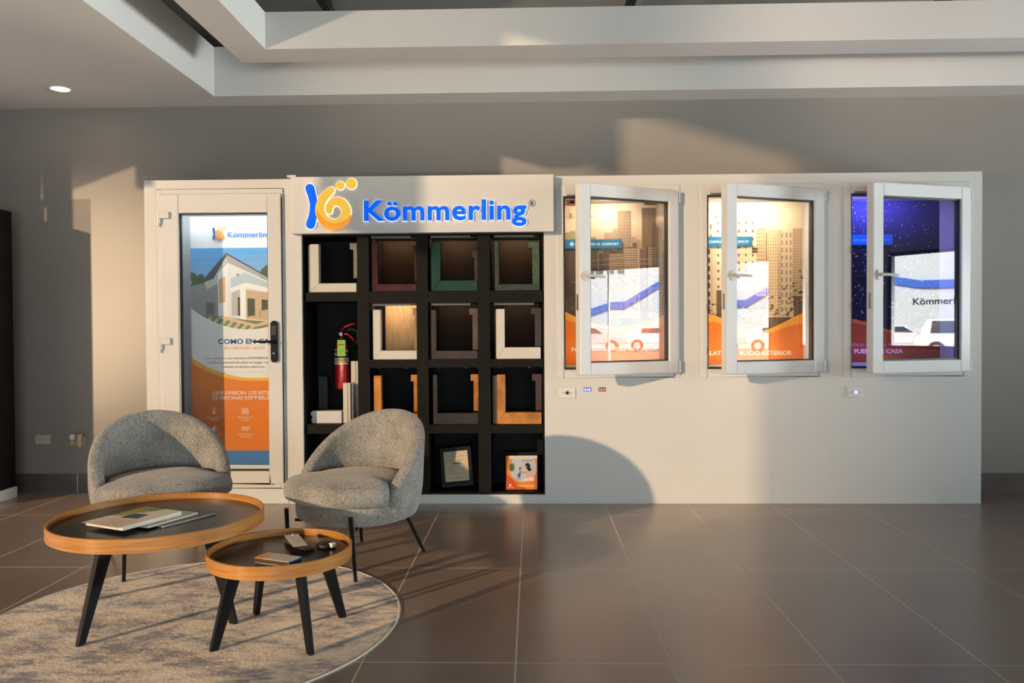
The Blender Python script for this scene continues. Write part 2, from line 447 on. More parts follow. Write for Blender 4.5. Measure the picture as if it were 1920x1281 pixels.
def text_solid(mb, s, x0, x1, zbase, cap, y0, y1, m, **k):
    """raised lettering facing -Y"""
    T = fit_text(s, x0, x1, 0, cap, **k)
    edges = {}; q = lambda p: (round(p[0], 5), round(p[1], 5))
    for t in T:
        vs = [(p[0], y0, zbase - p[1]) for p in t]; mb.add(vs, [(0, 1, 2)], m)
        for i in range(3):
            a, b = q(t[i]), q(t[(i + 1) % 3])
            if (b, a) in edges: del edges[(b, a)]
            else: edges[(a, b)] = 1
    for a, b in edges:
        mb.add([(a[0], y0, zbase - a[1]), (b[0], y0, zbase - b[1]), (b[0], y1, zbase - b[1]), (a[0], y1, zbase - a[1])], [(0, 1, 2, 3)], m)
def smooth_line(pts, n=8):
    P = [pts[0]] + list(pts) + [pts[-1]]; out = []
    for i in range(1, len(P) - 2):
        for j in range(n):
            t = j / n; a, b, c, d = P[i - 1], P[i], P[i + 1], P[i + 2]
            out.append(tuple(.5 * ((2 * b[k]) + (-a[k] + c[k]) * t + (2 * a[k] - 5 * b[k] + 4 * c[k] - d[k]) * t * t + (-a[k] + 3 * b[k] - 3 * c[k] + d[k]) * t ** 3) for k in range(len(b))))
    out.append(tuple(pts[-1])); return out
def stroke(pts, n=8):
    """pts (x,y,halfwidth) -> left side, right side point lists with rounded ends"""
    P = smooth_line(pts, n); L_, R_ = [], []
    for i, p in enumerate(P):
        a = P[max(i - 1, 0)]; b = P[min(i + 1, len(P) - 1)]
        dx, dy = b[0] - a[0], b[1] - a[1]; l = math.hypot(dx, dy) or 1; nx, ny = -dy / l, dx / l
        L_.append((p[0] + nx * p[2], p[1] + ny * p[2])); R_.append((p[0] - nx * p[2], p[1] - ny * p[2]))
    def cap(i, j):
        p = P[i]; q = P[j]; a0 = math.atan2(p[1] - q[1], p[0] - q[0])
        return [(p[0] + cos(a0 + t) * p[2], p[1] + sin(a0 + t) * p[2]) for t in [pi / 2 - pi * k / 8 for k in range(9)]]
    return L_, R_, cap(0, 1), cap(-1, -2)
# the swirl mark, in sign drawing units
MARK_BLUE = [(582, 354, 8.5), (587, 372, 7.5), (588.5, 388, 7), (587, 404, 7.5), (582.5, 421, 8.5)]
MARK_SWIRL = [(622, 358, 6.5), (609, 370, 8), (601, 386, 8), (602, 403, 9), (612, 416, 9.5), (629, 420, 8), (644, 412, 8), (650, 397, 8.5), (642, 382, 8.5), (628, 379, 7.5), (619, 388, 6.5), (618, 396, 6)]
MARK_CRESC = [(594.5, 392, .6), (599, 407, 4), (609, 420, 6), (624, 426, 6.5), (642, 422, 5), (654, 412, 2.5), (658, 404, .6)]
def art_mark(A, ox, oy, s):
    t = lambda p: (ox + (p[0] - 575) * s, oy + (p[1] - 346) * s)
    for pts, col in ((MARK_BLUE, srgb(30, 90, 170)), (MARK_SWIRL, srgb(240, 170, 60)), (MARK_CRESC, srgb(225, 120, 40))):
        a, b, c0, c1 = stroke(pts, 5); A.fan([t(p) for p in a], [t(p) for p in b], col)
        if pts is not MARK_CRESC:
            A.poly([t(p) for p in c0], col); A.poly([t(p) for p in c1], col)
    A.circ(*t((639, 349)), 8 * s, srgb(235, 170, 60)); A.circ(*t((660, 346)), 10 * s, srgb(235, 170, 60))

D = 5.777          # front plane of the display wall
# ------------------------------------------------------------------ the room
b = MB(); b.box(-4.6, 8, -5, 6.2, -.1, 0, 'floor_tiles'); struct(b, 'floor')
b = MB(); b.box(-4.75, 8.2, 6.2, 6.35, 0, 4.7, 'wall_paint'); struct(b, 'wall_back')
b = MB()
b.box(-4.62, -4.6, 5.235, 5.445, 0, 3.2, 'wall_paint'); b.box(-4.62, -4.6, 5.480, 5.73, 0, 3.2, 'wall_paint'); b.box(-4.62, -4.6, 5.75, 6.2, 0, 3.2, 'wall_paint')
b.box(-4.62, -4.6, 5.445, 5.480, 2.50, 3.2, 'wall_paint'); b.box(-4.62, -4.6, 5.73, 5.75, 2.45, 3.2, 'wall_paint')
b.box(-4.75, -4.6, 3.9, 6.2, 3.2, 4.7, 'wall_paint'); b.box(-4.75, -4.6, -5, 3.9, 4.62, 4.7, 'wall_paint'); b.box(-4.75, -4.6, 4.55, 5.235, 3.085, 3.2, 'wall_paint')
b.box(-4.72, -4.6, 3.9, 4.57, 2.90, 3.2, 'wall_paint'); b.box(-4.63, -4.6, 1.70, 2.48, 2.98, 4.62, 'wall_paint'); b.box(-4.63, -4.6, .6, 1.70, 4.05, 4.62, 'wall_paint')  # unseen header and panels added to shade upper wall, sign and band
b.add([(-4.75, 5.235, 2.70), (-4.75, 5.235, 3.09), (-4.75, 4.62, 3.09), (-4.6, 5.235, 2.70), (-4.6, 5.235, 3.09), (-4.6, 4.62, 3.09)], [(0, 1, 2), (5, 4, 3), (0, 3, 4, 1), (1, 4, 5, 2), (2, 5, 3, 0)], 'wall_paint')  # unseen corner gusset, shaped to slope the top of the sun patch
struct(b, 'wall_left')
b = MB()   # unseen slats added in the left opening, widening to fade the sun out
for k in range(44):
    y = -0.95 - k * .086; w = .003 + .0011 * k
    b.box(-4.72, -4.68, y - w, y + w, 0, 4.62, 'grey_metal')
struct(b, 'sun_fade_slats')
b = MB(); b.box(-4.75, -3.2, -5.15, -5, 0, 4.7, 'wall_paint'); b.box(6.5, 8.2, -5.15, -5, 0, 4.7, 'wall_paint'); b.box(-3.2, 6.5, -5.15, -5, 2.9, 4.7, 'wall_paint'); struct(b, 'wall_front')
b = MB()   # right wall with two shop windows
b.box(8, 8.15, -5, -2.2, 0, 4.7, 'wall_paint'); b.box(8, 8.15, 1.62, 2.12, 0, 4.7, 'wall_paint'); b.box(8, 8.15, 5.0, 6.2, 0, 4.7, 'wall_paint')
b.box(8, 8.15, -2.2, 1.62, 2.42, 4.7, 'wall_paint'); b.box(8, 8.15, 2.12, 5, 2.36, 4.7, 'wall_paint'); b.box(8, 8.15, 2.12, 5, 0, .97, 'wall_paint')
struct(b, 'wall_right')
def win_frame(name, y0, y1, z0, z1, nm):
    b = MB(); w = .05
    b.box(8.03, 8.11, y0, y0 + w, z0, z1, 'black_metal'); b.box(8.03, 8.11, y1 - w, y1, z0, z1, 'black_metal')
    b.box(8.03, 8.11, y0 + w, y1 - w, z0, z0 + w, 'black_metal'); b.box(8.03, 8.11, y0 + w, y1 - w, z1 - w, z1, 'black_metal')
    for i in range(1, nm):
        y = y0 + (y1 - y0) * i / nm; b.box(8.05, 8.09, y - .012, y + .012, z0 + w, z1 - w, 'grey_metal')
    o = struct(b, name)
    g = MB(); g.box(8.068, 8.074, y0 + w, y1 - w, z0 + w, z1 - w, 'shopfront_glass'); g.build('pane', o)
    return o
win_frame('window_1', -2.2, 1.62, 0, 2.42, 3)
w2 = win_frame('window_2', 2.12, 5, .97, 2.36, 1)
b = MB()
T = fit_text('Kömmerling', 0, .78, 0, .095, bold=.02)      # lettering stuck on the pane, read from outside
for t in T: b.add([(8.0665, 2.47 + p[0], 1.60 - p[1]) for p in t], [(0, 1, 2)], 'logo_black')
b.build('window_lettering', w2)

b = MB(); b.box(-4.75, 8.2, -5.15, 6.35, 4.7, 4.85, 'deck_dark'); struct(b, 'ceiling')
b = MB()   # dropped ceiling: left field and strip along the back wall
b.box(-4.6, -2.42, 3.9, 6.2, 3.085, 3.15, 'ceiling_paint'); b.box(-2.42, 8, 5.94, 6.2, 3.085, 3.15, 'ceiling_paint')
b.box(-4.6, -2.42, 3.9, 3.98, 3.15, 4.7, 'ceiling_paint'); struct(b, 'ceiling')  # first box: unseen upstand added to keep direct sun off the riser
b = MB()
b.box(-2.50, -2.42, 3.981, 6.02, 3.15, 3.46, 'ceiling_paint'); b.box(-2.42, 8, 5.94, 6.02, 3.15, 3.46, 'ceiling_paint')
struct(b, 'trim_1')
b = MB()   # second, free-hanging white band
b.box(-2.055, -1.80, 3.9, 5.545, 3.2, 3.45, 'ceiling_paint'); b.box(-1.80, 8, 5.283, 5.545, 3.2, 3.45, 'ceiling_paint')
struct(b, 'trim_2')
b = MB(); b.box(-4.6, -2.893, 6.188, 6.2, 0, .147, 'skirting_tile'); b.box(-3.676, -3.672, 6.1865, 6.188, 0, .147, 'paper'); struct(b, 'baseboard_left')
b = MB(); b.box(3.265, 8, 6.188, 6.2, 0, .145, 'skirting_tile'); struct(b, 'baseboard_right')

# roof trusses in the dark void
def truss(x, y0, y1, n, z0=3.75, z1=4.35, label=''):
    t = empty('roof_truss', label, 'roof truss', (x, (y0 + y1) / 2, z0), group=None)
    h = (y1 - y0) / 2
    for z in (0, z1 - z0):
        b = MB(); b.box(-.03, .03, -h, h, z - .03, z + .03, 'steel_dark'); b.build('chord', t)
    for i in range(n):
        ya = -h + 2 * h * i / n; yb = -h + 2 * h * (i + 1) / n
        b = MB(); za, zb = (0, z1 - z0) if i % 2 == 0 else (z1 - z0, 0); b.rod((0, ya, za), (0, yb, zb), .018, .018, 'steel_dark', 8); b.build('web_bar', t)
    return t
truss(-1.55, 2.5, 6.1, 8, label='dark steel roof truss in the void, above the left ceiling corner')
truss(.75, 2.5, 6.1, 8, label='dark steel roof truss in the void above the middle of the white band')
truss(3.1, 2.5, 6.1, 8, label='dark steel roof truss in the void above the right end of the band')
b = MB(); b.rod((-4.4, 5.2, 3.85), (7.9, 5.2, 3.85), .035, .035, 'steel_dark'); tag(b.build('conduit'), 'long dark conduit pipe running sideways in the ceiling void', 'pipe')
b = MB(); b.rod((-3.0, 4.1, 3.75), (-3.0, 6.0, 3.75), .03, .03, 'steel_dark'); b.rod((-2.3, 4.1, 4.1), (-2.3, 6.0, 4.1), .05, .05, 'steel_dark'); tag(b.build('conduit'), 'dark pipes seen through the gap between ceiling and hanging band', 'pipe')

# downlight
t = empty('ceiling_light', 'round recessed downlight, lit, in the dropped ceiling at left', 'ceiling light', (-3.474, 5.71, 3.085))
b = MB(); b.lathe([(.062, .0), (.062, -.002), (.082, -.004), (.084, -.001), (.084, .0)], 'white_pvc'); b.build('trim_ring', t, smooth=True)
b = MB(); b.lathe([(0, -.0012), (.0615, -.0012)], 'downlight_glow'); b.build('lens', t)
lamp('downlight', 'SPOT', (-3.474, 5.71, 3.07), (-3.474, 5.71, 0), 3, (1, .82, .62), spot_size=R(110), spot_blend=.8, shadow_soft_size=.05)

# left edge: black display cabinet on pale plinth
t = empty('display_cabinet', 'tall black cabinet on a pale plinth at the left edge of the room', 'cabinet', (-4.3, 5.9, 0))
b = MB(); b.box(-.29, .235, -.25, .12, .085, 2.235, 'black_laminate'); b.build('body', t, .004)
b = MB(); b.box(-.29, .245, -.26, .12, 0, .083, 'white_board'); b.build('plinth', t, .003)
b = MB(); b.box(.2, .212, -.258, -.251, .15, .162, 'chrome'); b.build('lock', t)

# wall plates
b = MB(); b.box(-4.018, -3.895, 6.19, 6.2, .386, .462, 'plate_cream'); tag(b.build('wall_plate', bevel=.003), 'blank cream wall plate low on the wall near the cabinet', 'wall plate')
t = empty('wall_outlet', 'cream wall outlet behind the plugged-in air freshener', 'wall outlet', (-3.672, 6.2, .41))
b = MB(); b.box(-.062, .062, -.009, 0, -.038, .038, 'plate_cream'); b.build('cover_plate', t, .003)
for dx in (-.028, .028):
    b = MB(); b.box(dx - .003, dx + .003, -.0098, -.009, -.008, .008, 'black_rubber'); b.build('socket_slot', t)
t = empty('air_freshener', 'white plug-in air freshener with amber bottle at the wall outlet', 'air freshener', (-3.672, 6.15, .41))
b = MB(); b.lathe([(.0, .018), (.018, .018), (.022, .03), (.025, .058), (.022, .063), (.0, .063)], 'white_pvc', 24, (-.015, 0, 0)); b.build('head', t, smooth=True)
b = MB(); b.lathe([(0, -.03), (.010, -.03), (.013, -.022), (.016, .006), (.013, .0175), (0, .0175)], 'bottle_amber', 24, (-.015, 0, 0)); b.build('refill_bottle', t, smooth=True)
b = MB(); b.lathe([(.0, -.045), (.012, -.045), (.014, -.03), (.02, .04), (.024, .06), (0, .062)], 'plate_cream', 24, (.036, .012, 0)); b.build('plug_body', t, smooth=True)

# ------------------------------------------------------------------ the display wall
dw = empty('display_partition', 'long white display wall housing door, black shelves and three windows', 'display wall', (.2, 6.0, 0))
def W2L(mb, name, bevel=0, smooth=False):      # built in world metres, parented to the wall
    o = mb.build(name, dw, bevel, smooth); o.location = (-.2, -6.0, 0); return o
b = MB(); m = 'white_board'; Y1 = D + .025
DX0, DX1, DZ0, DZ1 = -2.806, -1.846, .112, 2.352
SX0, SX1, SZ0, SZ1 = -1.714, .085, .066, 2.008
WN = [(.175, 1.083), (1.226, 2.134), (2.268, 3.176)]
WZ = (.934, 2.345)
b.box(-2.893, DX0, D, Y1, 0, 2.418, m); b.box(DX0, DX1, D, Y1, DZ1, 2.418, m); b.box(DX0, DX1, D, Y1, 0, DZ0, m)
b.box(DX1, SX0, D, Y1, 0, 2.418, m); b.box(SX0, SX1, D, Y1, SZ1, 2.418, m); b.box(SX0, SX1, D, Y1, 0, SZ0, m)
xs = [SX1, WN[0][0]]; b.box(SX1, WN[0][0], D, Y1, 0, 2.418, m)
for i, (a, c) in enumerate(WN):
    b.box(a, c, D, Y1, 0, WZ[0], m); b.box(a, c, D, Y1, WZ[1], 2.418, m)
    b.box(c, WN[i + 1][0] if i < 2 else 3.264, D, Y1, 0, 2.418, m)
W2L(b, 'front_panel', 0)
b = MB(); b.box(-2.893, 3.264, Y1, 6.2, 2.395, 2.418, m); W2L(b, 'top_panel')
b = MB(); b.box(-2.893, -2.868, Y1, 6.2, 0, 2.395, m); W2L(b, 'side_panel')
b = MB(); b.box(3.24, 3.264, Y1, 6.2, 0, 2.395, m); W2L(b, 'side_panel')
b = MB(); b.box(-2.866, 3.238, 6.17, 6.199, .05, 2.39, 'box_lining'); W2L(b, 'back_panel')
b = MB(); b.box(-2.893, -1.83, D - .006, D - .0005, .004, .05, m); W2L(b, 'base_strip')
b = MB(); b.box(-1.80, -1.735, 5.72, D - .001, 2.421, 2.435, 'white_pvc'); W2L(b, 'top_cap')

# door display -------------------------------------------------------------
dd = empty('display_door', 'white glazed display door behind the left armchair', 'door', (-2.326, D, 0))
def P2(par, ox, oy, oz):
    def f(mb, name, bevel=0, smooth=False, parent=None):
        p = parent or par
        o = mb.build(name, p, bevel, smooth)
        o.location = (-ox, -oy, -oz) if p is par else (0, 0, 0)
        return o
    return f
dp = P2(dd, -2.326, D, 0); m = 'white_pvc'
def ring(b, x0, x1, z0, z1, w, y0, y1, m, wt=None, wb=None):
    wt = wt or w; wb = wb or w
    b.box(x0, x0 + w, y0, y1, z0, z1, m); b.box(x1 - w, x1, y0, y1, z0, z1, m)
    b.box(x0 + w, x1 - w, y0, y1, z1 - wt, z1, m); b.box(x0 + w, x1 - w, y0, y1, z0, z0 + wb, m)
b = MB(); ring(b, -2.800, -1.848, .118, 2.346, .034, D - .012, D + .04, m); dp(b, 'door_frame', .003)
leaf = MB()
lx0, lx1, lz0, lz1 = -2.764, -1.858, .154, 2.309
leaf.box(lx0, -2.624, D - .030, D + .035, lz0, lz1, m); leaf.box(-1.956, lx1, D - .030, D + .035, lz0, lz1, m)
leaf.box(-2.624, -1.956, D - .030, D + .035, 2.168, lz1, m); leaf.box(-2.624, -1.956, D - .030, D + .035, lz0, .248, m)
lf = dp(leaf, 'door_leaf', .006)
b = MB(); b.box(-1.858, -1.8515, D - .018, D + .03, .16, 2.283, 'black_rubber'); dp(b, 'seal_gap')
b = MB(); ring(b, -2.6235, -1.9565, .2485, 2.1675, .010, D - .012, D + .012, 'black_rubber'); dp(b, 'glass_gasket')
b = MB(); b.box(-2.6125, -1.9675, D - .002, D + .002, .2595, 2.1565, 'door_glass'); dp(b, 'glass_pane')
for z in (2.09, 1.155, .30):
    b = MB(); b.box(-2.772, -2.689, D - .047, D - .0305, z + .04, z + .088, m); b.box(-2.772, -2.752, D - .047, D - .0305, z, z + .04, m); b.rod((-2.770, D - .04, z - .02), (-2.770, D - .04, z + .088), .010, .010, m)
    dp(b, 'hinge', .003)
b = MB()
pts = [(cos(a) * .027, sin(a) * .027 + (.128 if sin(a) >= 0 else -.128)) for a in [2 * pi * i / 24 for i in range(24)]]
b.prism([(-1.912 + x, 1.212 + z) for x, z in pts], D - .048, D - .0305, 'black_metal'); hp = dp(b, 'lock_plate', .003)
hd = MB(); hd.rod((-1.914, D - .048, 1.212), (-1.914, D - .075, 1.212), .013, .012, 'black_metal'); hd.tube([(-1.91, D - .075, 1.212), (-1.94, D - .078, 1.212), (-2.03, D - .078, 1.213), (-2.056, D - .074, 1.213)], [.010, .010, .008, .007], 'black_metal')
dp(hd, 'handle', smooth=True)
b = MB(); b.rod((-1.914, D - .0485, 1.125), (-1.914, D - .052, 1.125), .009, .009, 'chrome'); dp(b, 'lock_cylinder')
b = MB(); b.box(-1.93, -1.896, D - .0495, D - .0482, 1.262, 1.33, 'black_rubber'); dp(b, 'keypad')

# lit box behind the door
b = MB()
b.box(-2.83, -2.81, D + .045, 6.17, .1, 2.36, 'box_lining'); b.box(-1.79, -1.77, D + .045, 6.17, .1, 2.36, 'box_lining')
b.box(-2.81, -1.79, D + .045, 6.17, 2.34, 2.36, 'box_lining'); b.box(-2.81, -1.79, D + .045, 6.17, .1, .12, 'box_lining')
W2L(b, 'door_box')
lamp('door_box_led', 'AREA', (-2.3, 5.90, 2.325), (-2.3, 6.02, 1.2), 5.5, (.80, .90, 1.0), shape='RECTANGLE', size=.8, size_y=.05)

# banner behind the door glass
A = Art(357, 405, 561, 884)
ivory = srgb(228, 226, 220); A.rect(357, 405, 561, 884, ivory)
c = lambda x, y: (260 + .2342 * x, 320 + .2342 * y)
A.grad(357, 466, 561, 640, srgb(92, 160, 212), srgb(205, 220, 228), 14)
for px, py, r in ((368, 527, 9), (376, 522, 7), (360, 520, 8), (384, 530, 8), (368, 538, 11), (498, 512, 8), (506, 508, 10), (495, 520, 7), (515, 515, 12), (530, 520, 14), (550, 516, 13)): A.circ(px, py, r, srgb(84, 104, 66))
A.poly([c(412, 930), c(540, 900), c(640, 905), c(640, 1200), c(412, 1200)], srgb(150, 152, 146))
A.poly([c(520, 880), c(705, 700), c(720, 745), c(640, 905), c(545, 960)], srgb(196, 190, 178))
A.poly([c(510, 885), c(703, 662), c(712, 680), c(600, 870), c(520, 900)], srgb(92, 92, 92))
A.poly([c(703, 662), c(1300, 1010), c(1300, 1040), c(1030, 880), c(716, 742)], srgb(176, 172, 164))
A.poly([c(703, 662), c(1300, 1000), c(1300, 1010), c(703, 674)], srgb(80, 82, 84))
A.poly([c(716, 742), c(1030, 885), c(1300, 1000), c(1300, 1260), c(716, 1180)], srgb(226, 224, 216))
A.poly([c(635, 830), c(716, 745), c(716, 1180), c(635, 1170)], srgb(236, 234, 228))
A.poly([c(642, 880), c(695, 850), c(695, 1060), c(642, 1070)], srgb(214, 176, 132))
A.poly([c(790, 830), c(885, 862), c(885, 925), c(790, 910)], srgb(98, 110, 120))
A.poly([c(930, 888), c(958, 894), c(958, 935), c(930, 930)], srgb(98, 104, 110)); A.poly([c(985, 905), c(1020, 915), c(1020, 950), c(985, 944)], srgb(98, 104, 110))
A.poly([c(740, 868), c(860, 822), c(1040, 905), c(1040, 960), c(860, 902), c(740, 945)], srgb(186, 204, 206))
A.poly([c(735, 950), c(860, 903), c(1300, 1010), c(1300, 1060), c(860, 935), c(735, 985)], srgb(240, 238, 232))
A.poly([c(745, 985), c(815, 960), c(815, 1170), c(745, 1170)], srgb(190, 184, 172)); A.rect(*c(796, 1020), *c(814, 1170), srgb(74, 78, 80))
A.poly([c(815, 950), c(862, 935), c(862, 1205), c(815, 1195)], srgb(244, 242, 238))
A.poly([c(862, 960), c(1300, 1020), c(1300, 1230), c(862, 1195)], srgb(206, 178, 146)); A.poly([c(875, 1030), c(935, 1035), c(935, 1170), c(875, 1175)], srgb(84, 92, 74)); A.poly([c(990, 1040), c(1040, 1045), c(1040, 1120), c(990, 1130)], srgb(90, 88, 72))
for k in range(3): A.line([c(890 + 45 * k, 1120), c(885 + 45 * k, 1185)], .8, srgb(90, 84, 74))
A.poly([c(540, 1060), c(605, 1065), c(605, 1165), c(540, 1160)], srgb(116, 112, 104))
A.poly([c(412, 1130), c(520, 1165), c(860, 1205), c(1300, 1235), c(1300, 1500), c(412, 1500)], srgb(124, 136, 84))
for k in range(7): A.poly([c(560 + 60 * k, 1180 + 10 * k), c(590 + 60 * k, 1183 + 10 * k), c(500 + 66 * k, 1300), c(460 + 66 * k, 1300)], srgb(190, 186, 160))
A.poly([c(650, 1165), c(940, 1240), c(1300, 1130), c(1300, 1190), c(935, 1262), c(640, 1190)], srgb(222, 184, 146))
n = 24; xs = [357 + 204 * i / n for i in range(n + 1)]
lo = [(x, 620 - .0034 * (x - 466) ** 2) for x in xs]           # lower rim of the picture
A.fan(lo, [(x, 700) for x in xs], ivory)
up = [(x, 712 - .0028 * (475 - x) ** 2 if x < 475 else 712 - .0010 * (x - 475) ** 2) for x in xs]
A.fan(up, [(x, y + 14) for x, y in up], srgb(236, 170, 60))
A.fan([(x, y + 5 + 5 * min(1, abs(x - 470) / 110)) for x, y in up], [(x, 860) for x in xs], srgb(222, 124, 40))
bl = [(x, 848 + 1.5 * sin((x - 357) / 60)) for x in xs]
A.fan(bl, [(x, 877) for x in xs], srgb(70, 124, 184)); A.fan([(x, 877 - .6 * sin(x / 50)) for x in xs], [(x, 884) for x in xs], srgb(232, 228, 222))
art_mark(A, 400, 428, .27); A.text('Kömmerling', 429, 511, 446, 10.5, srgb(62, 124, 200), bold=.02)
A.text('COMO EN CASA', 408, 524, 647, 9.2, srgb(40, 98, 150), bold=.025)
A.text('EN NINGÚN SITIO', 419, 496, 657.5, 5, srgb(234, 176, 130), bold=.01)
for i, (s_, x0, x1) in enumerate((('Las ventanas con sistemas KÖMMERLING ofrecen', 384, 536), ('confort y protección para tu hogar, reduciendo', 388, 530), ('además tu factura eléctrica.', 416, 497))):
    A.text(s_, x0, x1, 676 + 8.2 * i, 4.2, srgb(110, 104, 98))
A.text('¿QUÉ OFRECEN LOS SISTEMAS', 396, 523, 743, 6.6, srgb(245, 225, 205), bold=.015); A.text('DE VENTANAS KÖMMERLING?', 396, 519, 752.5, 6.6, srgb(245, 225, 205), bold=.015)
wh = srgb(245, 222, 200)
for x, y, a_, b_ in ((399, 788, 'AISLAMIENTO', 'TÉRMICO'), (459, 788, 'PERMEABILIDAD', 'AL AIRE'), (519, 788, 'ESTANQUEIDAD', 'AL AGUA'), (399, 820, 'AISLAMIENTO', 'ACÚSTICO'), (459, 820, 'RESISTENCIA', 'AL VIENTO'), (519, 820, 'RESISTENCIA', 'AL ROBO')):
    A.text(a_, x - 15, x + 15, y, 3, wh); A.text(b_, x - 10, x + 10, y + 4.6, 3, wh, anchor='center')
A.line([(399, 767), (399, 776)], 2.2, wh); A.circ(399, 777, 2.8, wh); A.line([(402.5, 769), (402.5, 773)], .8, wh)
for k in range(4): A.line([(452 + i, 770 + 3 * k + .8 * sin(i)) for i in range(0, 15)], 1.4, wh)
A.poly([(393, 806), (396, 806), (401, 802), (401, 814), (396, 810), (393, 810)], wh); A.line([(403, 804), (404.5, 808), (403, 812)], 1, wh)
for k, (xa, xb) in enumerate(((452, 463), (451, 467), (453, 462))): A.line([(xa, 805 + 2.8 * k), (xb, 805 + 2.8 * k)], 1.1, wh)
A.line([(463, 805), (466, 803.5), (465, 801)], 1.1, wh); A.line([(467, 807.8), (469, 806), (467.5, 803.8)], 1.1, wh); A.line([(462, 810.6), (464, 813)], 1.1, wh)
t = empty('roll_up_banner', 'printed banner with a white villa and orange band behind the door glass', 'banner', (-2.644, 5.995, .20))
A.board('printed_sheet', 244.3, t, .003, loc=(0, 0, 1.984)); bb = MB(); bb.box(0, .835, -.006, .012, -.005, .018, 'grey_metal'); bb.build('bottom_rail', t)
bb = MB(); bb.box(0, .835, -.006, .012, 1.985, 2.01, 'grey_metal'); bb.build('top_rail', t)

# sign ---------------------------------------------------------------------
t = empty('lettered_sign', 'white sign board with swirl mark and blue glowing lettering above the shelves', 'sign', (-.80, D, 2.003))
sp = P2(t, -.80, D, 2.003)
SY = D - .07
b = MB(); b.box(-1.767, .157, SY, D - .001, 2.003, 2.419, 'white_board'); sp(b, 'sign_board', .003)
sx = lambda px: -1.650 + (px - 575) * .00391
sz = lambda py: 2.363 - (py - 346) * .003926
def mark_part(pts, name, m, d0, grow=0, caps=True):
    pts = [(p[0], p[1], p[2] + grow) for p in pts]
    a, c_, c0, c1 = stroke(pts, 8); b = MB()
    T = lambda p, y: (sx(p[0]), y, sz(p[1]))
    y0, y1 = SY - d0, SY - .001
    for i in range(len(a) - 1):
        q = [a[i], a[i + 1], c_[i + 1], c_[i]]
        b.add([T(p, y0) for p in q], [(0, 1, 2, 3)], m)
        b.add([T(a[i], y0), T(a[i + 1], y0), T(a[i + 1], y1), T(a[i], y1)], [(0, 1, 2, 3)], m)
        b.add([T(c_[i], y0), T(c_[i + 1], y0), T(c_[i + 1], y1), T(c_[i], y1)], [(0, 1, 2, 3)], m)
    if caps:
        for cc in (c0, c1):
            b.add([T(p, y0) for p in cc], [tuple(range(len(cc)))], m)
            for p, q in zip(cc[:-1], cc[1:]): b.add([T(p, y0), T(q, y0), T(q, y1), T(p, y1)], [(0, 1, 2, 3)], m)
    return sp(b, name)
mark_part(MARK_BLUE, 'halo_edge', 'logo_halo', .008, 1.1); mark_part(MARK_BLUE, 'mark_stroke', 'logo_blue', .018)
mark_part(MARK_SWIRL, 'halo_edge', 'logo_halo', .0085, 1.1); mark_part(MARK_SWIRL, 'mark_swirl', 'logo_yellow', .019); mark_part(MARK_CRESC, 'mark_crescent', 'logo_orange', .0195, caps=False)
for px, py, r in ((639, 349, 8), (660, 346, 10)):
    for nm, mm, dd_, g in (('halo_edge', 'logo_halo', .008, 1.0), ('mark_dot', 'logo_yellow', .018, 0)):
        b = MB(); b.rod((sx(px), SY - .001, sz(py)), (sx(px), SY - dd_, sz(py)), (r + g) * .00391, (r + g) * .00391, mm, 32); sp(b, nm)
b = MB(); text_solid(b, 'Kömmerling', sx(683), sx(987), sz(414.5), .150, SY - .018, SY - .001, 'logo_blue', bold=.026, spacing=1.06); sp(b, 'lettering')
b = MB(); text_solid(b, 'Kömmerling', sx(682), sx(988), sz(415), .153, SY - .010, SY - .001, 'logo_halo', bold=.031, spacing=1.06); sp(b, 'halo_edge')
b = MB(); text_solid(b, 'R', sx(994.6), sx(999.6), sz(388), .024, SY - .006, SY - .001, 'logo_black', bold=.03)
for i in range(24):
    a0, a1 = 2 * pi * i / 24, 2 * pi * (i + 1) / 24; cx, cz = sx(997), sz(385.2)
    for ra, rb in ((.0215, .0245),):
        b.add([(cx + r_ * cos(a_), SY - .006, cz + r_ * sin(a_)) for r_, a_ in ((ra, a0), (rb, a0), (rb, a1), (ra, a1))], [(0, 1, 2, 3)], 'logo_black')
sp(b, 'registered_mark')

# shelves ------------------------------------------------------------------
sh = empty('shelf_unit', 'black cubby shelving set in the white wall behind the right armchair', 'shelving', (-.81, D, SZ0))
ss = P2(sh, -.81, D, SZ0)
FY = D + .012; BY = 6.165
b = MB(); b.box(SX0 + .002, SX1 - .002, BY - .012, BY, SZ0 + .002, SZ1 - .002, 'black_back'); ss(b, 'back_panel')
b = MB(); b.box(SX0 + .001, SX0 + .010, FY + .016, BY - .012, SZ0 + .002, SZ1 - .002, 'black_back'); ss(b, 'side_board')
b = MB(); b.box(SX1 - .010, SX1 - .001, FY + .016, BY - .012, SZ0 + .002, SZ1 - .002, 'black_back'); ss(b, 'side_board')
b = MB(); b.box(SX0 + .010, SX1 - .010, FY + .016, BY - .012, SZ0 + .001, SZ0 + .012, 'black_back'); ss(b, 'bottom_board')
b = MB(); b.box(SX0 + .010, SX1 - .010, FY + .016, BY - .012, SZ1 - .014, SZ1 - .002, 'black_back'); ss(b, 'top_board')
DV = [(-1.304, -1.214), (-.862, -.776), (-.407, -.314)]
for a, c_ in DV:
    b = MB(); b.box(a, c_, FY, BY - .012, SZ0 + .012, SZ1 - .014, 'black_laminate'); ss(b, 'divider', .002)
cols = [(-1.690, DV[0][0] - .0005), (DV[0][1] + .0005, DV[1][0] - .0005), (DV[1][1] + .0005, DV[2][0] - .0005), (DV[2][1] + .0005, SX1 - .011)]
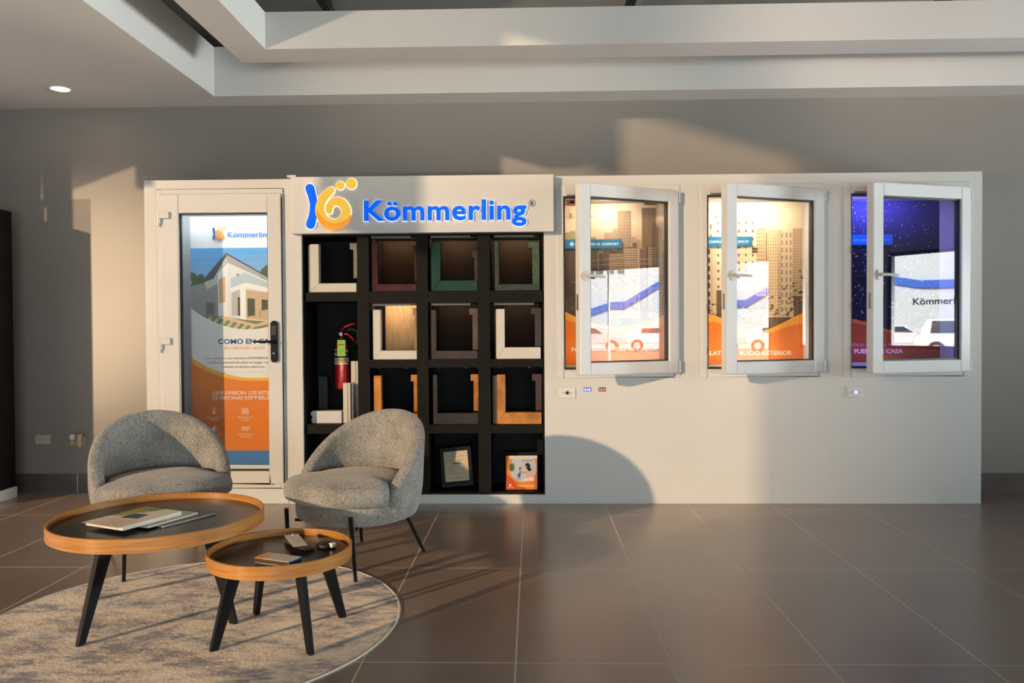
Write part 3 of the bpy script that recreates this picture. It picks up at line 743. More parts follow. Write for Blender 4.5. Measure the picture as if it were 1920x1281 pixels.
for ci, (a, c_) in enumerate(cols):
    for z0, z1 in ([(1.507, 1.577), (.520, .590)] if ci == 0 else [(1.492, 1.580), (1.010, 1.072), (.520, .586)]):
        b = MB(); b.box(a, c_, FY + .002, BY - .0125, z0, z1, 'black_laminate'); ss(b, 'shelf_board', .002)
for ci in (1, 2, 3):
    xm = (cols[ci][0] + cols[ci][1]) / 2 - .02
    for z in (SZ1 - .014, 1.492):
        b = MB(); b.box(xm - .145, xm + .15, D + .04, D + .065, z - .018, z - .0005, 'strip_grey'); b.box(xm - .14, xm + .145, D + .066, D + .072, z - .014, z - .0005, 'led_glow'); ss(b, 'light_strip', .001)
    for dx in (-.10, .11):
        b = MB(); b.rod((xm + dx, D + .07, 1.0095), (xm + dx, D + .07, 1.003), .012, .010, 'chrome', 12); ss(b, 'spot_lamp')
for ci, e1, e2 in ((1, 1.2, 1.7), (2, 1.2, .9), (3, 1.4, .9)):
    xm = (cols[ci][0] + cols[ci][1]) / 2
    lamp('cubby_led', 'AREA', (xm, 5.93, SZ1 - .02), (xm, 6.15, 1.80), e1 * 2.0, (1, .66, .38), shape='RECTANGLE', size=.30, size_y=.02)
    lamp('cubby_led', 'AREA', (xm, 5.93, 1.488), (xm, 6.15, 1.30), e2 * 1.3, (1, .70, .42), shape='RECTANGLE', size=.30, size_y=.02)

# profile samples: mitred frame corner, glazed infill, cut section at the right
SAMPLES = [
 # x0, x1, z0, z1, stile, rail, side depth, frame, side face, infill, section(x0,x1,z0,mat), label
 (-1.659, -1.314, 1.5775, 1.938, .063, .067, .05, 'prof_white', 'prof_greywhite', None, (-1.382, -1.306, 1.687, 1.955, 'granite_grey'), 'cream white window frame corner alone in the top left cubby'),
 (-1.199, -.864, 1.5805, 1.942, .045, .055, .12, 'prof_mahogany', 'prof_mahogany', 'infill_dark', (-.905, -.8645, 1.66, 1.93, 'prof_mahogany'), 'reddish mahogany window frame corner in the top row'),
 (-.752, -.409, 1.5805, 1.942, .067, .079, .12, 'prof_green', 'prof_green', 'infill_dark', (-.451, -.4085, 1.66, 1.886, 'prof_brown'), 'plain bright green window frame corner in the top row'),
 (-.273, .055, 1.5805, 1.950, .026, .048, .14, 'prof_darkgreen', 'granite_green', 'infill_dark', (-.030, .0548, 1.63, 1.955, 'granite_green'), 'speckled dark green window frame corner at the top right'),
 (-1.192, -.864, 1.0725, 1.445, .055, .066, .16, 'prof_white', 'prof_greywhite', 'prof_lightwood', (-.911, -.8645, 1.14, 1.455, 'prof_lightwood'), 'white frame corner with lit tan infill in the second row'),
 (-.760, -.410, 1.0725, 1.441, .040, .063, .12, 'prof_brown', 'prof_brown', 'infill_dark', (-.479, -.4095, 1.14, 1.455, 'prof_tan'), 'dark brown window frame corner in the second row middle'),
 (-.270, .059, 1.0725, 1.445, .062, .086, .14, 'prof_white', 'prof_greywhite', 'infill_dark', (-.010, .066, 1.163, 1.455, 'prof_brown'), 'bright cream white frame corner at the right of the second row'),
 (-1.190, -.864, .5865, .952, .055, .079, .12, 'prof_oak', 'prof_tan', None, (-.926, -.8645, .67, .952, 'prof_oak'), 'golden oak frame corner partly behind the right armchair back'),
 (-.745, -.410, .5865, .956, .030, .083, .16, 'prof_anthracite', 'prof_anthracite', None, (-.471, -.4095, .678, .954, 'prof_oak'), 'charcoal frame corner with oak section in the third row middle'),
 (-.268, .063, .5865, .956, .062, .087, .10, 'prof_oak', 'prof_tan', None, (-.008, .067, .678, .954, 'prof_mahogany'), 'golden oak frame corner at the right of the third row')]
for (x0, x1, z0, z1, st, rl, dep, fm, sm, inf, sec, lab) in SAMPLES:
    t = empty('frame_sample', lab, 'window frame sample', ((x0 + x1) / 2, D + .05, z0), group='cut frame corners in the black cubbies')
    q = P2(t, (x0 + x1) / 2, D + .05, z0)
    b = MB(); y0, y1 = D + .035, D + .10
    b.prism([(x0, z1), (x0, z0), (x0 + st, z0 + rl), (x0 + st, z1)], y0, y1, fm); q(b, 'stile', .003)
    b = MB(); b.prism([(x0 + .0006, z0), (x1, z0), (x1, z0 + rl), (x0 + st + .0004, z0 + rl)], y0, y1, fm); q(b, 'rail', .003)
    b = MB(); b.prism([(x0 - .004 - dep * .30, z1 - .006), (x0 - .004 - dep * .30, z0 + .001), (x0 - .0015, z0 + .001), (x0 - .0015, z1 - .006)] if x0 - .004 - dep * .3 > min(c_[0] for c_ in cols if c_[1] > x0) else
                      [(x0 - .006, z1 - .006), (x0 - .006, z0 + .001), (x0 - .0015, z0 + .001), (x0 - .0015, z1 - .006)], y0 + .012, y0 + .012 + dep, sm); q(b, 'side_profile', .002)
    if inf:
        b = MB(); b.box(x0 + st * .7, x1 - .004, 6.10, 6.112, z0 + rl * .5, min(z1 + .04, 1.985), inf); q(b, 'infill_board', .001)
    a, c_, s0, s1_, smat = sec[0], sec[1], sec[2], sec[3], sec[4]
    b = MB(); w = c_ - a
    b.prism([(a, s1_), (a, s1_ - .05), (a + w * .35, s1_ - .05), (a + w * .35, s0), (c_ - .001, s0), (c_ - .001, s1_)], D + .125, D + .165, smat); q(b, 'cut_section', .001)

# fire extinguisher in the left column
t = empty('fire_extinguisher', 'red fire extinguisher with green tag in the left shelf column', 'fire extinguisher', (-1.490, 6.06, .833))
b = MB(); b.lathe([(0, 0), (.046, 0), (.053, .008), (.055, .02), (.055, .315), (.050, .345), (.036, .368), (.018, .382), (.016, .40), (0, .40)], 'red_paint', 40); b.build('cylinder', t, smooth=True)
A = Art(0, 0, 60, 44); A.rect(0, 0, 60, 44, srgb(215, 200, 180)); A.rect(0, 0, 60, 27, srgb(46, 38, 34)); A.rect(3, 3, 22, 22, srgb(180, 166, 150)); A.rect(26, 3, 57, 12, srgb(150, 134, 120)); A.text('ABC', 27, 56, 23, 7, srgb(225, 210, 190), bold=.03)
A.text('PQS', 8, 50, 34.5, 5.5, srgb(60, 40, 34), bold=.03); A.rect(0, 37, 60, 44, srgb(30, 26, 24)); A.text('ABC', 14, 44, 43, 5, srgb(210, 170, 40), bold=.03)
b = MB()
o = A.board('tmp', 1000, None)
# wrap the printed label round the cylinder
me = o.data
for v in me.vertices:
    u = (v.co.x - .030) / .0553 * 2.1; r_ = .0554 - v.co.y * 1.0 if v.co.y < .0005 else .0552
    z = v.co.z * 3.0
    v.co = (r_ * sin(u), -r_ * cos(u), .295 + z)
# finer label strips so that it follows the curve
bpy.data.objects.remove(o)
def curved_label(parent):
    V = []; F = []; K = []
    def strip(u0, u1, z0, z1, r, col, n=10):
        for i in range(n):
            a, c_ = u0 + (u1 - u0) * i / n, u0 + (u1 - u0) * (i + 1) / n; k = len(V)
            V.extend([(r * sin(a), -r * cos(a), z0), (r * sin(c_), -r * cos(c_), z0), (r * sin(c_), -r * cos(c_), z1), (r * sin(a), -r * cos(a), z1)]); F.append((k, k + 1, k + 2, k + 3)); K.append(col)
    strip(-1.5, 1.5, .205, .318, .0556, srgb(54, 44, 40), 24); strip(-1.5, 1.5, .215, .245, .0560, srgb(222, 206, 184), 24)
    strip(-1.2, -.3, .262, .312, .0560, srgb(190, 176, 160)); strip(-1.15, -.35, .285, .300, .0563, srgb(70, 56, 50)); strip(.1, 1.2, .266, .276, .0560, srgb(170, 150, 134)); strip(.1, 1.2, .29, .31, .0560, srgb(205, 190, 170))
    strip(-1.5, 1.5, .196, .206, .0561, srgb(228, 212, 190), 24); strip(-1.0, .8, .2065, .213, .0563, srgb(214, 172, 44), 12)
    for tx, zb, cap, col in (('FIRE EXTINGUISHER', .222, .017, srgb(60, 40, 34)),):
        for tri in fit_text(tx, -1.3, 1.3, 0, cap, bold=.03):
            k = len(V); V.extend([(.0565 * sin(p[0]), -.0565 * cos(p[0]), zb - p[1]) for p in tri]); F.append((k, k + 1, k + 2)); K.append(col)
    me = bpy.data.meshes.new('label'); me.from_pydata(V, [], F); ca = me.color_attributes.new('Col', 'FLOAT_COLOR', 'CORNER')
    for p, c_ in zip(me.polygons, K):
        for li in p.loop_indices: ca.data[li].color = (*c_, 1)
    me.materials.append(MT['print']); o = bpy.data.objects.new('label', me); C.objects.link(o); o.parent = parent
curved_label(t)
b = MB(); b.lathe([(.017, .40), (.017, .425), (.013, .44), (.013, .455), (0, .455)], 'chrome', 20); b.build('valve', t, smooth=True)
b = MB(); b.tube([(-.008, -.005, .455), (.03, -.01, .485), (.075, -.01, .505), (.118, -.01, .508)], [.008, .008, .007, .006], 'red_paint'); b.build('top_lever', t, smooth=True)
b = MB(); b.tube([(.005, -.01, .43), (.05, -.012, .43), (.085, -.012, .40), (.10, -.012, .375)], [.007, .007, .006, .005], 'red_paint'); b.build('carry_handle', t, smooth=True)
b = MB(); b.tube([(.01, .01, .445), (.07, .02, .47), (.12, .03, .455), (.125, .03, .40), (.09, .04, .30)], .011, 'black_rubber'); b.build('hose', t, smooth=True)
b = MB(); b.tube([(-.012, 0, .44), (-.035, -.002, .442)], .003, 'chrome'); b.rod((0, -.018, .43), (0, -.026, .43), .013, .013, 'chrome', 20); b.build('gauge', t)
b = MB(); b.box(-.016, .046, -.072, -.0705, .26, .385, 'tag_green'); b.box(-.008, .038, -.0728, -.0722, .345, .352, 'logo_black'); b.box(-.004, .034, -.0728, -.0722, .285, .287, 'logo_black'); b.box(-.004, .034, -.0728, -.0722, .30, .302, 'logo_black'); b.box(.010, .020, -.0728, -.0722, .37, .375, 'logo_black'); b.build('inspection_tag', t)
b = MB(); b.box(-.03, .03, .0555, .092, .05, .35, 'black_metal'); b.build('wall_bracket', t)

# loose profiles on the left column shelf
def profile_piece(name, lab, x0, x1, y0, y1, z0, z1, m, grooves=True, tilt=0, nose=None):
    t = empty(name, lab, 'window profile', ((x0 + x1) / 2, (y0 + y1) / 2, z0), group='loose profiles in the left shelf column')
    b = MB(); w, d, h = (x1 - x0) / 2, (y1 - y0) / 2, z1 - z0
    b.box(-w, w, -d, d, 0, h, m); b.build('bar', t, .003)
    if grooves:
        b = MB()
        if h > 2 * w: b.box(-w * .28, -w * .1, -d - .004, -d - .0005, .002, h - .002, m); b.box(w * .45, w * .8, -d - .004, -d - .0005, .002, h - .002, nose or m)
        else: b.box(-w - .008, -w - .0005, -d * .8, d * .8, h * .15, h * .35, m); b.box(-w - .012, -w - .0005, -d * .8, d * .8, h * .6, h * .9, m)
        b.build('groove_lip', t, .001)
    return t
profile_piece('profile_offcut', 'tall beige profile standing behind the others, beside the extinguisher', -1.398, -1.318, 5.97, 6.02, .5905, 1.055, 'prof_white')
profile_piece('profile_offcut', 'short white ribbed profile standing in front on the shelf', -1.434, -1.358, 5.86, 5.92, .5905, .895, 'prof_white', nose='black_rubber')
profile_piece('profile_offcut', 'white profile lying flat on the shelf of the left column', -1.672, -1.446, 5.86, 5.95, .5905, .684, 'sash_white')
profile_piece('profile_offcut', 'black profile standing at the back, hardly lit', -1.672, -1.60, 6.04, 6.10, .5905, .935, 'prof_anthracite', False)

# framed certificate and brochure holder in the bottom row
A = Art(0, 0, 50, 62); A.rect(0, 0, 50, 62, srgb(196, 180, 152)); dk = srgb(80, 70, 60); gy = srgb(140, 126, 106)
A.text('CERTIFICADO', 16, 30, 6, 1.8, gy); A.text('EUROPEAN TECHNICAL CENTER', 9, 42, 11.5, 1.7, dk)
for y, x0, x1, c_ in ((17, 6, 18, gy), (19.5, 5, 17, gy), (18, 27, 38, gy), (21, 26, 36, gy), (32, 8, 18, gy), (36, 8, 19, gy), (30, 33, 42, gy), (39, 8, 24, gy), (46, 7, 46, gy), (55.5, 6, 46, gy), (42, 9, 22, gy)): A.rect(x0, y, x1, y + .7, c_)
A.text('KÖMMERLING', 16, 35, 26.5, 2.2, srgb(40, 36, 32), bold=.04); A.text('PROFILES', 20, 31, 29.6, 1.4, gy); A.text('Signed', 21, 28, 50, 1.6, gy)
t = empty('certificate', 'small black-framed certificate leaning in the bottom row', 'certificate', (-.575, 5.95, SZ0 + .021), 0)
hold = t; tr = (R(-8), R(-4.5), R(4))
b = MB(); ring(b, -.122, .118, .006, .305, .028, -.008, .008, 'black_wood'); b.box(-.094, .090, .002, .007, .034, .277, 'black_wood'); fr = b.build('frame', t, .002, rot=tr)
pa = A.board('paper_sheet', 272.0, t, .001, loc=(-.0935, -.002, .2745)); pa.parent = fr
A = Art(0, 0, 60, 64); A.rect(0, 0, 60, 64, srgb(214, 122, 44)); A.poly([(0, 34), (18, 50), (40, 64), (0, 64)], srgb(186, 78, 34))
A.circ(33, 24, 26, srgb(176, 180, 186), n=40); A.rect(16, 10, 17, 44, srgb(150, 154, 160)); A.rect(50, 14, 51, 40, srgb(154, 156, 162))
A.rect(7, 0, 60, 6, srgb(198, 192, 186)); A.circ(11, 22, 5, srgb(80, 96, 66), 8)
A.text('LA VENTANA QUE TE', 30, 52, 9, 1.7, srgb(90, 80, 80)); A.text('HACE SENTIR MEJOR', 30, 52, 11.8, 1.7, srgb(90, 80, 80))
A.poly([(38, 27), (44, 25), (50, 29), (53, 37), (55, 47), (36, 48), (38, 38)], srgb(196, 160, 150)); A.poly([(34, 43), (52, 41), (53, 48), (32, 48)], srgb(222, 190, 176)); A.poly([(36.5, 19), (38, 14.5), (43, 14), (46, 17), (46.5, 23), (49, 28), (44, 30), (41, 26), (38.5, 25)], srgb(36, 26, 24)); A.poly([(37.2, 19), (39.5, 18.5), (40, 24), (37.8, 23.5)], srgb(176, 128, 104)); A.line([(41, 31), (35, 33), (29, 30)], 1.8, srgb(180, 132, 106))
A.circ(27, 24, 2.0, srgb(70, 50, 42)); A.poly([(25, 26), (29, 26), (30, 35), (24, 35)], srgb(150, 150, 160)); A.line([(24, 35), (30, 20)], .8, srgb(170, 126, 100)); A.poly([(23, 33), (28, 33), (27, 41), (22, 41)], srgb(60, 74, 130)); A.line([(23, 40), (20, 46)], 1.6, srgb(160, 120, 96)); A.line([(26, 40), (26, 46)], 1.6, srgb(160, 120, 96))
A.text('Ventanas', 20, 54, 59, 5, srgb(245, 190, 110), bold=.02); A.text('KÖMMERLING', 3, 15, 61, 1.7, srgb(240, 220, 200)); A.rect(6, 54, 10, 58, srgb(232, 214, 200))
t = empty('brochure', 'square orange brochure with a round family photo in the bottom right cubby', 'brochure', (-.090, 5.92, SZ0 + .0125), 0)
A.board('cover', 252.0, t, .004, loc=(-.119, 0, .254), rot=(R(-5), 0, R(2)))
b = MB(); b.box(-.118, .118, .0045, .009, .001, .252, 'paper_edge'); b.build('pages', t, rot=(R(-5), 0, R(2)))
t = empty('brochure_holder', 'clear brochure stand holding the orange brochure', 'brochure holder', (-.090, 5.975, SZ0 + .0125), 0)
b = MB(); b.box(-.12, .12, .0, .003, 0, .27, 'black_back'); b.build('back_plate', t, rot=(R(-5), 0, R(2))); b = MB(); b.box(-.12, .12, -.03, .03, 0, .0008, 'black_back'); b.build('foot_plate', t)

# window displays ----------------------------------------------------------
HX = [(1.055, 25.0, .82), (2.105, 20.5, .83), (3.150, 17.0, .84)]
LAB = [('white casement window at left, open over a hazy skyline poster', 'first white window from the shelves, lit warm'), ('white casement window in the middle, open over a sunlit hotel poster', ''), ('white casement window at right, open over a rainy night poster', '')]
def sash_window(i):
    cx0, cx1 = WN[i]; hx, ang, w = HX[i]
    t = empty('casement_window', LAB[i][0], 'window', ((cx0 + cx1) / 2, D, WZ[0]), group='three open display windows')
    q = P2(t, (cx0 + cx1) / 2, D, WZ[0])
    ox0, ox1, oz0, oz1 = cx0 + .054, cx1 - .042, .992, 2.268
    b = MB(); b.box(cx0 + .001, ox0, D - .006, D + .05, WZ[0] + .001, WZ[1] - .001, 'white_pvc'); b.box(ox1, cx1 - .001, D - .006, D + .05, WZ[0] + .001, WZ[1] - .001, 'white_pvc')
    b.box(ox0, ox1, D - .006, D + .05, oz1, WZ[1] - .001, 'white_pvc'); b.box(ox0, ox1, D - .006, D + .05, WZ[0] + .001, oz0, 'white_pvc')
    q(b, 'outer_frame', .003)
    b = MB(); ring(b, ox0 + .0006, ox1 - .0006, oz0 + .0006, oz1 - .0006, .012, D + .008, D + .045, 'black_rubber'); q(b, 'gasket')
    for z in (1.83, 1.42, 1.10):
        b = MB(); b.box(ox0 - .008, ox0 + .0005, D - .011, D - .0065, z, z + .05, 'grey_metal'); q(b, 'strike_plate', .001)
    b = MB(); b.box(ox0 + .02, ox0 + .12, D - .014, D - .0065, oz1 + .002, oz1 + .012, 'grey_metal'); q(b, 'stay_rail', .001)
    # the sash, hung on the right and swung into the room
    s = empty('sash', '', ''); [s.__delitem__(k) for k in list(s.keys())]
    bpy.data.objects.remove(s)
    a = R(ang); M = Matrix.Translation((hx - (cx0 + cx1) / 2, -.018, .038)) @ Matrix.Rotation(a, 4, 'Z')
    h = 1.322; fw = .086
    b = MB(); y0, y1 = -.034, .034
    b.box(-w, -w + fw, y0, y1, 0, h, 'sash_white'); b.box(-fw, -.004, y0, y1, 0, h, 'sash_white'); b.box(-w + fw, -fw, y0, y1, 0, fw, 'sash_white'); b.box(-w + fw, -fw, y0, y1, h - fw, h, 'sash_white')
    b.box(-w + .012, -w + .03, y1, y1 + .012, .02, h - .02, 'prof_white'); b.box(-.03, -.012, y1, y1 + .012, .02, h - .02, 'prof_white')
    so = b.build('sash', t, .006); so.matrix_local = M
    b = MB(); ring(b, -w + fw + .0004, -fw - .0004, fw + .0004, h - fw - .0004, .009, -.016, .022, 'black_rubber'); b.build('glazing_gasket', so)
    b = MB(); b.box(-w + fw + .010, -fw - .010, -.002, .002, fw + .010, h - fw - .010, 'sash_glass'); b.build('glass_pane', so)
    zc = .685; xc = -w + .045
    b = MB(); pts = [(cos(k) * .015, sin(k) * .015 + (.02 if sin(k) >= 0 else -.02)) for k in [2 * pi * j / 24 for j in range(24)]]
    b.prism([(xc + x, zc + z) for x, z in pts], y0 - .010, y0 - .0005, 'prof_white'); b.rod((xc, y0 - .010, zc), (xc, y0 - .035, zc), .010, .010, 'prof_white')
    b.tube([(xc - .006, y0 - .036, zc), (xc + .03, y0 - .042, zc), (xc + .10, y0 - .044, zc - .002), (xc + .130, y0 - .040, zc - .004)], [.010, .011, .010, .008], 'prof_white'); b.build('handle', so, smooth=False)
    for z in (.0, h - .085):
        b = MB(); b.rod((.010, -.022, z), (.010, -.022, z + .085), .0095, .0095, 'sash_white'); b.rod((.010, -.022, z + .03), (.010, -.022, z + .033), .0105, .0105, 'grey_metal'); b.build('hinge', so)
    b = MB(); b.box(-w - .004, -w - .0005, -.01, .01, .45, .56, 'grey_metal'); b.build('lock_strip', so)
    # recessed poster box
    b = MB(); x0, x1 = ox0 - .0005, ox1 + .0005; yb = 6.125
    b.box(x0 - .012, x0, D + .051, yb, oz0 - .012, oz1 + .012, 'box_lining'); b.box(x1, x1 + .012, D + .051, yb, oz0 - .012, oz1 + .012, 'box_lining')
    b.box(x0, x1, D + .051, yb, oz1, oz1 + .012, 'box_lining'); b.box(x0, x1, D + .051, yb, oz0 - .012, oz0, 'black_rubber'); b.box(x0 - .012, x1 + .012, yb, yb + .01, oz0 - .012, oz1 + .012, 'box_lining')
    q(b, 'poster_box')
    return t, x0, x1, oz0, oz1
wins = [sash_window(i) for i in range(3)]

# posters: drawing units, 243 to the metre
sep = lambda v: tuple(a * v for a in (1, .80, .60))
OR, ORL, BAN = srgb(226, 120, 44), srgb(242, 166, 62), srgb(38, 116, 158)
def wave(A, x0, x1, f, bottom, band, c1, c2):
    n = 20; xs = [x0 + (x1 - x0) * i / n for i in range(n + 1)]
    top = [(x, f(x)) for x in xs]; A.fan(top, [(x, f(x) + band(x)) for x in xs], c2); A.fan([(x, f(x) + band(x)) for x in xs], [(x, bottom) for x in xs], c1)
def building(A, x0, x1, y0, y1, col, win, dx=5, dy=6, ww=.5, wh_=.5, slant=0):
    A.poly([(x0, y0), (x1, y0 + slant), (x1, y1), (x0, y1)], col)
    x = x0 + 1.5; A.k += 1
    while x + dx * ww < x1 - .5:
        y = y0 + 3 + slant * (x - x0) / (x1 - x0)
        while y + dy * wh_ < y1:
            A.poly([(x, y), (x + dx * ww, y), (x + dx * ww, y + dy * wh_), (x, y + dy * wh_)], win, True); y += dy
        x += dx
# 1: hazy skyline
A = Art(1054, 382, 1252, 689); rnd = random.Random(3)
A.grad(1054, 382, 1252, 500, srgb(214, 196, 176), srgb(176, 152, 128), 14); A.rect(1054, 500, 1252, 689, srgb(98, 84, 72))
for k in range(14):
    x = 1054 + k * 15 + rnd.random() * 8; building(A, x, x + 9 + rnd.random() * 9, 425 + rnd.random() * 30, 520, srgb(*[int(v * (.9 + .2 * rnd.random())) for v in (158, 138, 118)]), srgb(140, 120, 102), 3.5, 4)
building(A, 1206, 1232, 391, 520, srgb(122, 104, 88), srgb(146, 126, 108), 3, 200, .5, .98); building(A, 1160, 1186, 396, 500, srgb(152, 134, 116), srgb(134, 116, 100), 5, 6)
for k in range(16):
    x = 1054 + k * 13 + rnd.random() * 6; v = .75 + .4 * rnd.random(); building(A, x, x + 8 + rnd.random() * 8, 455 + rnd.random() * 28, 560, srgb(int(112 * v), int(96 * v), int(82 * v)), srgb(70, 58, 50), 3.5, 4)
building(A, 1144, 1170, 478, 600, srgb(158, 140, 120), srgb(92, 78, 66), 4, 5, .6, .5); building(A, 1172, 1202, 468, 600, srgb(172, 152, 132), srgb(92, 78, 66), 5, 4.5, .6, .4); building(A, 1218, 1244, 466, 600, srgb(164, 146, 126), srgb(84, 72, 62), 4.5, 4.5, .6, .5)
for k in range(240):
    x = 1054 + rnd.random() * 198; y = 515 + rnd.random() * 125; v = rnd.random(); s_ = 2 + 4 * rnd.random(); A.poly([(x, y), (x + s_, y - .5), (x + s_, y + s_ * .7), (x, y + s_ * .7)], srgb(int(60 + 90 * v), int(50 + 78 * v), int(42 + 66 * v)), k % 6 > 0)
A.line([(1100, 492), (1160, 486), (1250, 490)], 1.2, srgb(176, 156, 134)); A.line([(1100, 500), (1180, 495), (1250, 500)], .8, srgb(176, 156, 134))
wave(A, 1054, 1252, lambda x: 571 + 26 * (1 - ((x - 1150) / 96) ** 2) + 12 + (x - 1054) * .06, 689, lambda x: 5 + 12 * ((x - 1150) / 96) ** 2, OR, ORL)
A.rect(1054, 450, 1168, 467, BAN); A.text('COMPRUEBA EL CONFORT', 1079, 1162, 461.2, 4.6, srgb(225, 235, 238), bold=.015, spacing=1.1)
for k in range(6): A.line([(1073, 458.5), (1073 + 4.2 * cos(k * pi / 3), 458.5 + 4.2 * sin(k * pi / 3))], .9, srgb(235, 240, 240)); A.circ(1073 + 3.4 * cos(k * pi / 3), 458.5 + 3.4 * sin(k * pi / 3), 1.1, srgb(235, 240, 240), n=8)
art_mark(A, 1070, 400, .11); A.text('Kömmerling', 1082, 1120, 408, 4, srgb(70, 90, 130), bold=.02)
A.text('NO PASARÁS FRÍO NI CALOR', 1072, 1236, 662, 7.5, srgb(244, 226, 208), bold=.02)
P = [A]
# 2: sunlit hotel
A = Art(1309, 382, 1507, 689)
A.grad(1309, 382, 1507, 440, srgb(250, 232, 200), srgb(244, 222, 188), 10); A.rect(1309, 440, 1507, 689, srgb(120, 96, 72)); bw = srgb(238, 214, 180); dk = srgb(92, 66, 48)
building(A, 1440, 1470, 434, 600, srgb(222, 196, 160), srgb(160, 130, 98), 4.5, 6, .4, .5); building(A, 1466, 1490, 438, 600, srgb(236, 210, 174), srgb(130, 100, 76), 8, 14, .25, .6); building(A, 1488, 1507, 432, 560, srgb(206, 180, 146), srgb(150, 122, 94), 4, 5, .5, .5)
A.poly([(1378, 412), (1416, 412), (1418, 540), (1378, 540)], bw); A.rect(1382, 400, 1414, 414, bw); A.rect(1386, 390, 1399, 400, srgb(214, 188, 150)); building(A, 1340, 1378, 404, 470, srgb(244, 222, 190), srgb(130, 100, 76), 11, 13, .35, .3)
building(A, 1309, 1345, 424, 640, srgb(222, 196, 160), srgb(120, 92, 70), 11, 19, .35, .5, -6); building(A, 1345, 1420, 416, 548, bw, srgb(120, 92, 70), 13, 15, .28, .36); building(A, 1420, 1438, 430, 560, srgb(214, 186, 150), srgb(150, 120, 90), 4, 7, .5, .5)
for y in (411, 423, 466, 480): A.rect(1342, y, 1440, y + 1.2, srgb(190, 164, 130))
A.rect(1412, 468, 1422, 478, srgb(70, 50, 38)); A.text('HOTEL', 1414, 1421, 475, 3, srgb(230, 210, 180))
building(A, 1309, 1338, 470, 600, srgb(206, 180, 146), srgb(84, 60, 46), 9, 16, .5, .6, -4)
for k in range(420):
    x = 1309 + rnd.random() * 198; lo_ = 548 + (12 if x > 1440 else 24) - max(0, x - 1450) * 1.0; y = lo_ + rnd.random() * (664 - lo_); v = rnd.random(); s_ = 1.5 + 4 * rnd.random()
    A.poly([(x, y), (x + s_, y - .5), (x + s_ * .8, y + s_ * .6), (x - 1, y + s_ * .6)], srgb(int(60 + 150 * v * v), int(46 + 118 * v * v), int(34 + 84 * v * v)), k % 6 > 0)
wave(A, 1309, 1507, lambda x: 572 + 46 * math.exp(-((x - 1420) / 75) ** 2) - (0 if x < 1420 else 0) + (12 if x < 1330 else 8) , 689, lambda x: 6 + 14 * ((x - 1410) / 100) ** 2, OR, ORL)
A.rect(1309, 447, 1412, 465.5, BAN); A.text('COMPRUEBA EL SILENCIO', 1327, 1405, 458.8, 4.6, srgb(225, 235, 238), bold=.015, spacing=1.1)
A.text('Kömmerling', 1323, 1360, 398.5, 4, srgb(110, 110, 120), bold=.02); A.text('AÍSLATE DEL RUIDO EXTERIOR', 1314, 1486, 671, 8, srgb(248, 226, 206), bold=.025)
P.append(A)
# 3: rainy night
A = Art(1563, 382, 1763, 689)
A.grad(1563, 382, 1763, 470, srgb(62, 66, 132), srgb(24, 26, 58), 14); A.rect(1563, 470, 1763, 689, srgb(22, 23, 44))
for k in range(700):
    x = 1563 + rnd.random() * 200; y = 384 + rnd.random() * 245; s_ = .35 + 1.0 * rnd.random() ** 2; v = rnd.random(); A.poly([(x, y - s_ * 1.5), (x + s_, y), (x, y + s_ * 1.2), (x - s_, y)], srgb(int(120 + 110 * v), int(125 + 105 * v), int(170 + 75 * v)), k % 6 > 0)
wave(A, 1563, 1763, lambda x: 600 + 30 * math.exp(-((x - 1690) / 70) ** 2) + (2 if x < 1600 else 0), 689, lambda x: 4 + 5 * abs(x - 1680) / 100, srgb(160, 70, 34), srgb(190, 104, 60))
A.rect(1563, 446, 1674, 466, srgb(20, 96, 190)); A.text('SEGURIDAD FUERA', 1600, 1668, 458.8, 4.4, srgb(120, 170, 220), bold=.01, spacing=1.1)
A.text('MANTÉN EL AGUA Y LA HUMEDAD', 1580, 1702, 658, 5, srgb(205, 176, 180), spacing=1.2); A.text('FUERA DE CASA', 1602, 1694, 671.5, 8, srgb(232, 204, 214), bold=.03)
P.append(A)
PL = ['warm grey skyline poster behind the left open window', 'sunny hotel street poster behind the middle open window', 'dark rainy night poster behind the right open window']
for i, A in enumerate(P):
    x0, x1 = wins[i][1] + .001, wins[i][2] - .001
    o = A.board('poster', (A.r[1] - A.r[0]) / (x1 - x0), None, .003, loc=(x0, 6.12, 2.2665)); o.name = 'poster'
    tag(o, PL[i], 'poster')
    o.scale = (1, 1, 1)
for i, (e_, col) in enumerate(((5.0, (1, .78, .55)), (8.0, (1, .84, .64)), (5.0, (.30, .26, 1.0)))):
    xm = (wins[i][1] + wins[i][2]) / 2
    lamp('poster_box_led', 'AREA', (xm - (.05 if i < 2 else .1), 5.93, 2.255), (xm - (.03 if i < 2 else .1), 6.12, 1.85), e_, col, shape='RECTANGLE', size=.45 if i else .25, size_y=.05)
    lamp('poster_box_led', 'AREA', (xm, 5.86, 1.02), (xm, 6.12, 1.5), e_ * .35, col, shape='RECTANGLE', size=.6, size_y=.03)
for x, lb in ((.307, 'left'), (.911, 'right')):
    t = empty('heat_lamp', f'small copper heat lamp at the top {lb} inside the skyline poster box', 'lamp', (x, 6.0, 2.2675))
    b = MB(); b.lathe([(.018, 0), (.022, -.008), (.058, -.020), (.062, -.026), (.056, -.026), (.02, -.012), (0, -.010)], 'copper', 32); b.build('shade', t, smooth=True)
    b = MB(); b.lathe([(0, -.012), (.018, -.014), (.022, -.022), (0, -.028)], 'copper', 20); b.build('bulb', t, smooth=True)

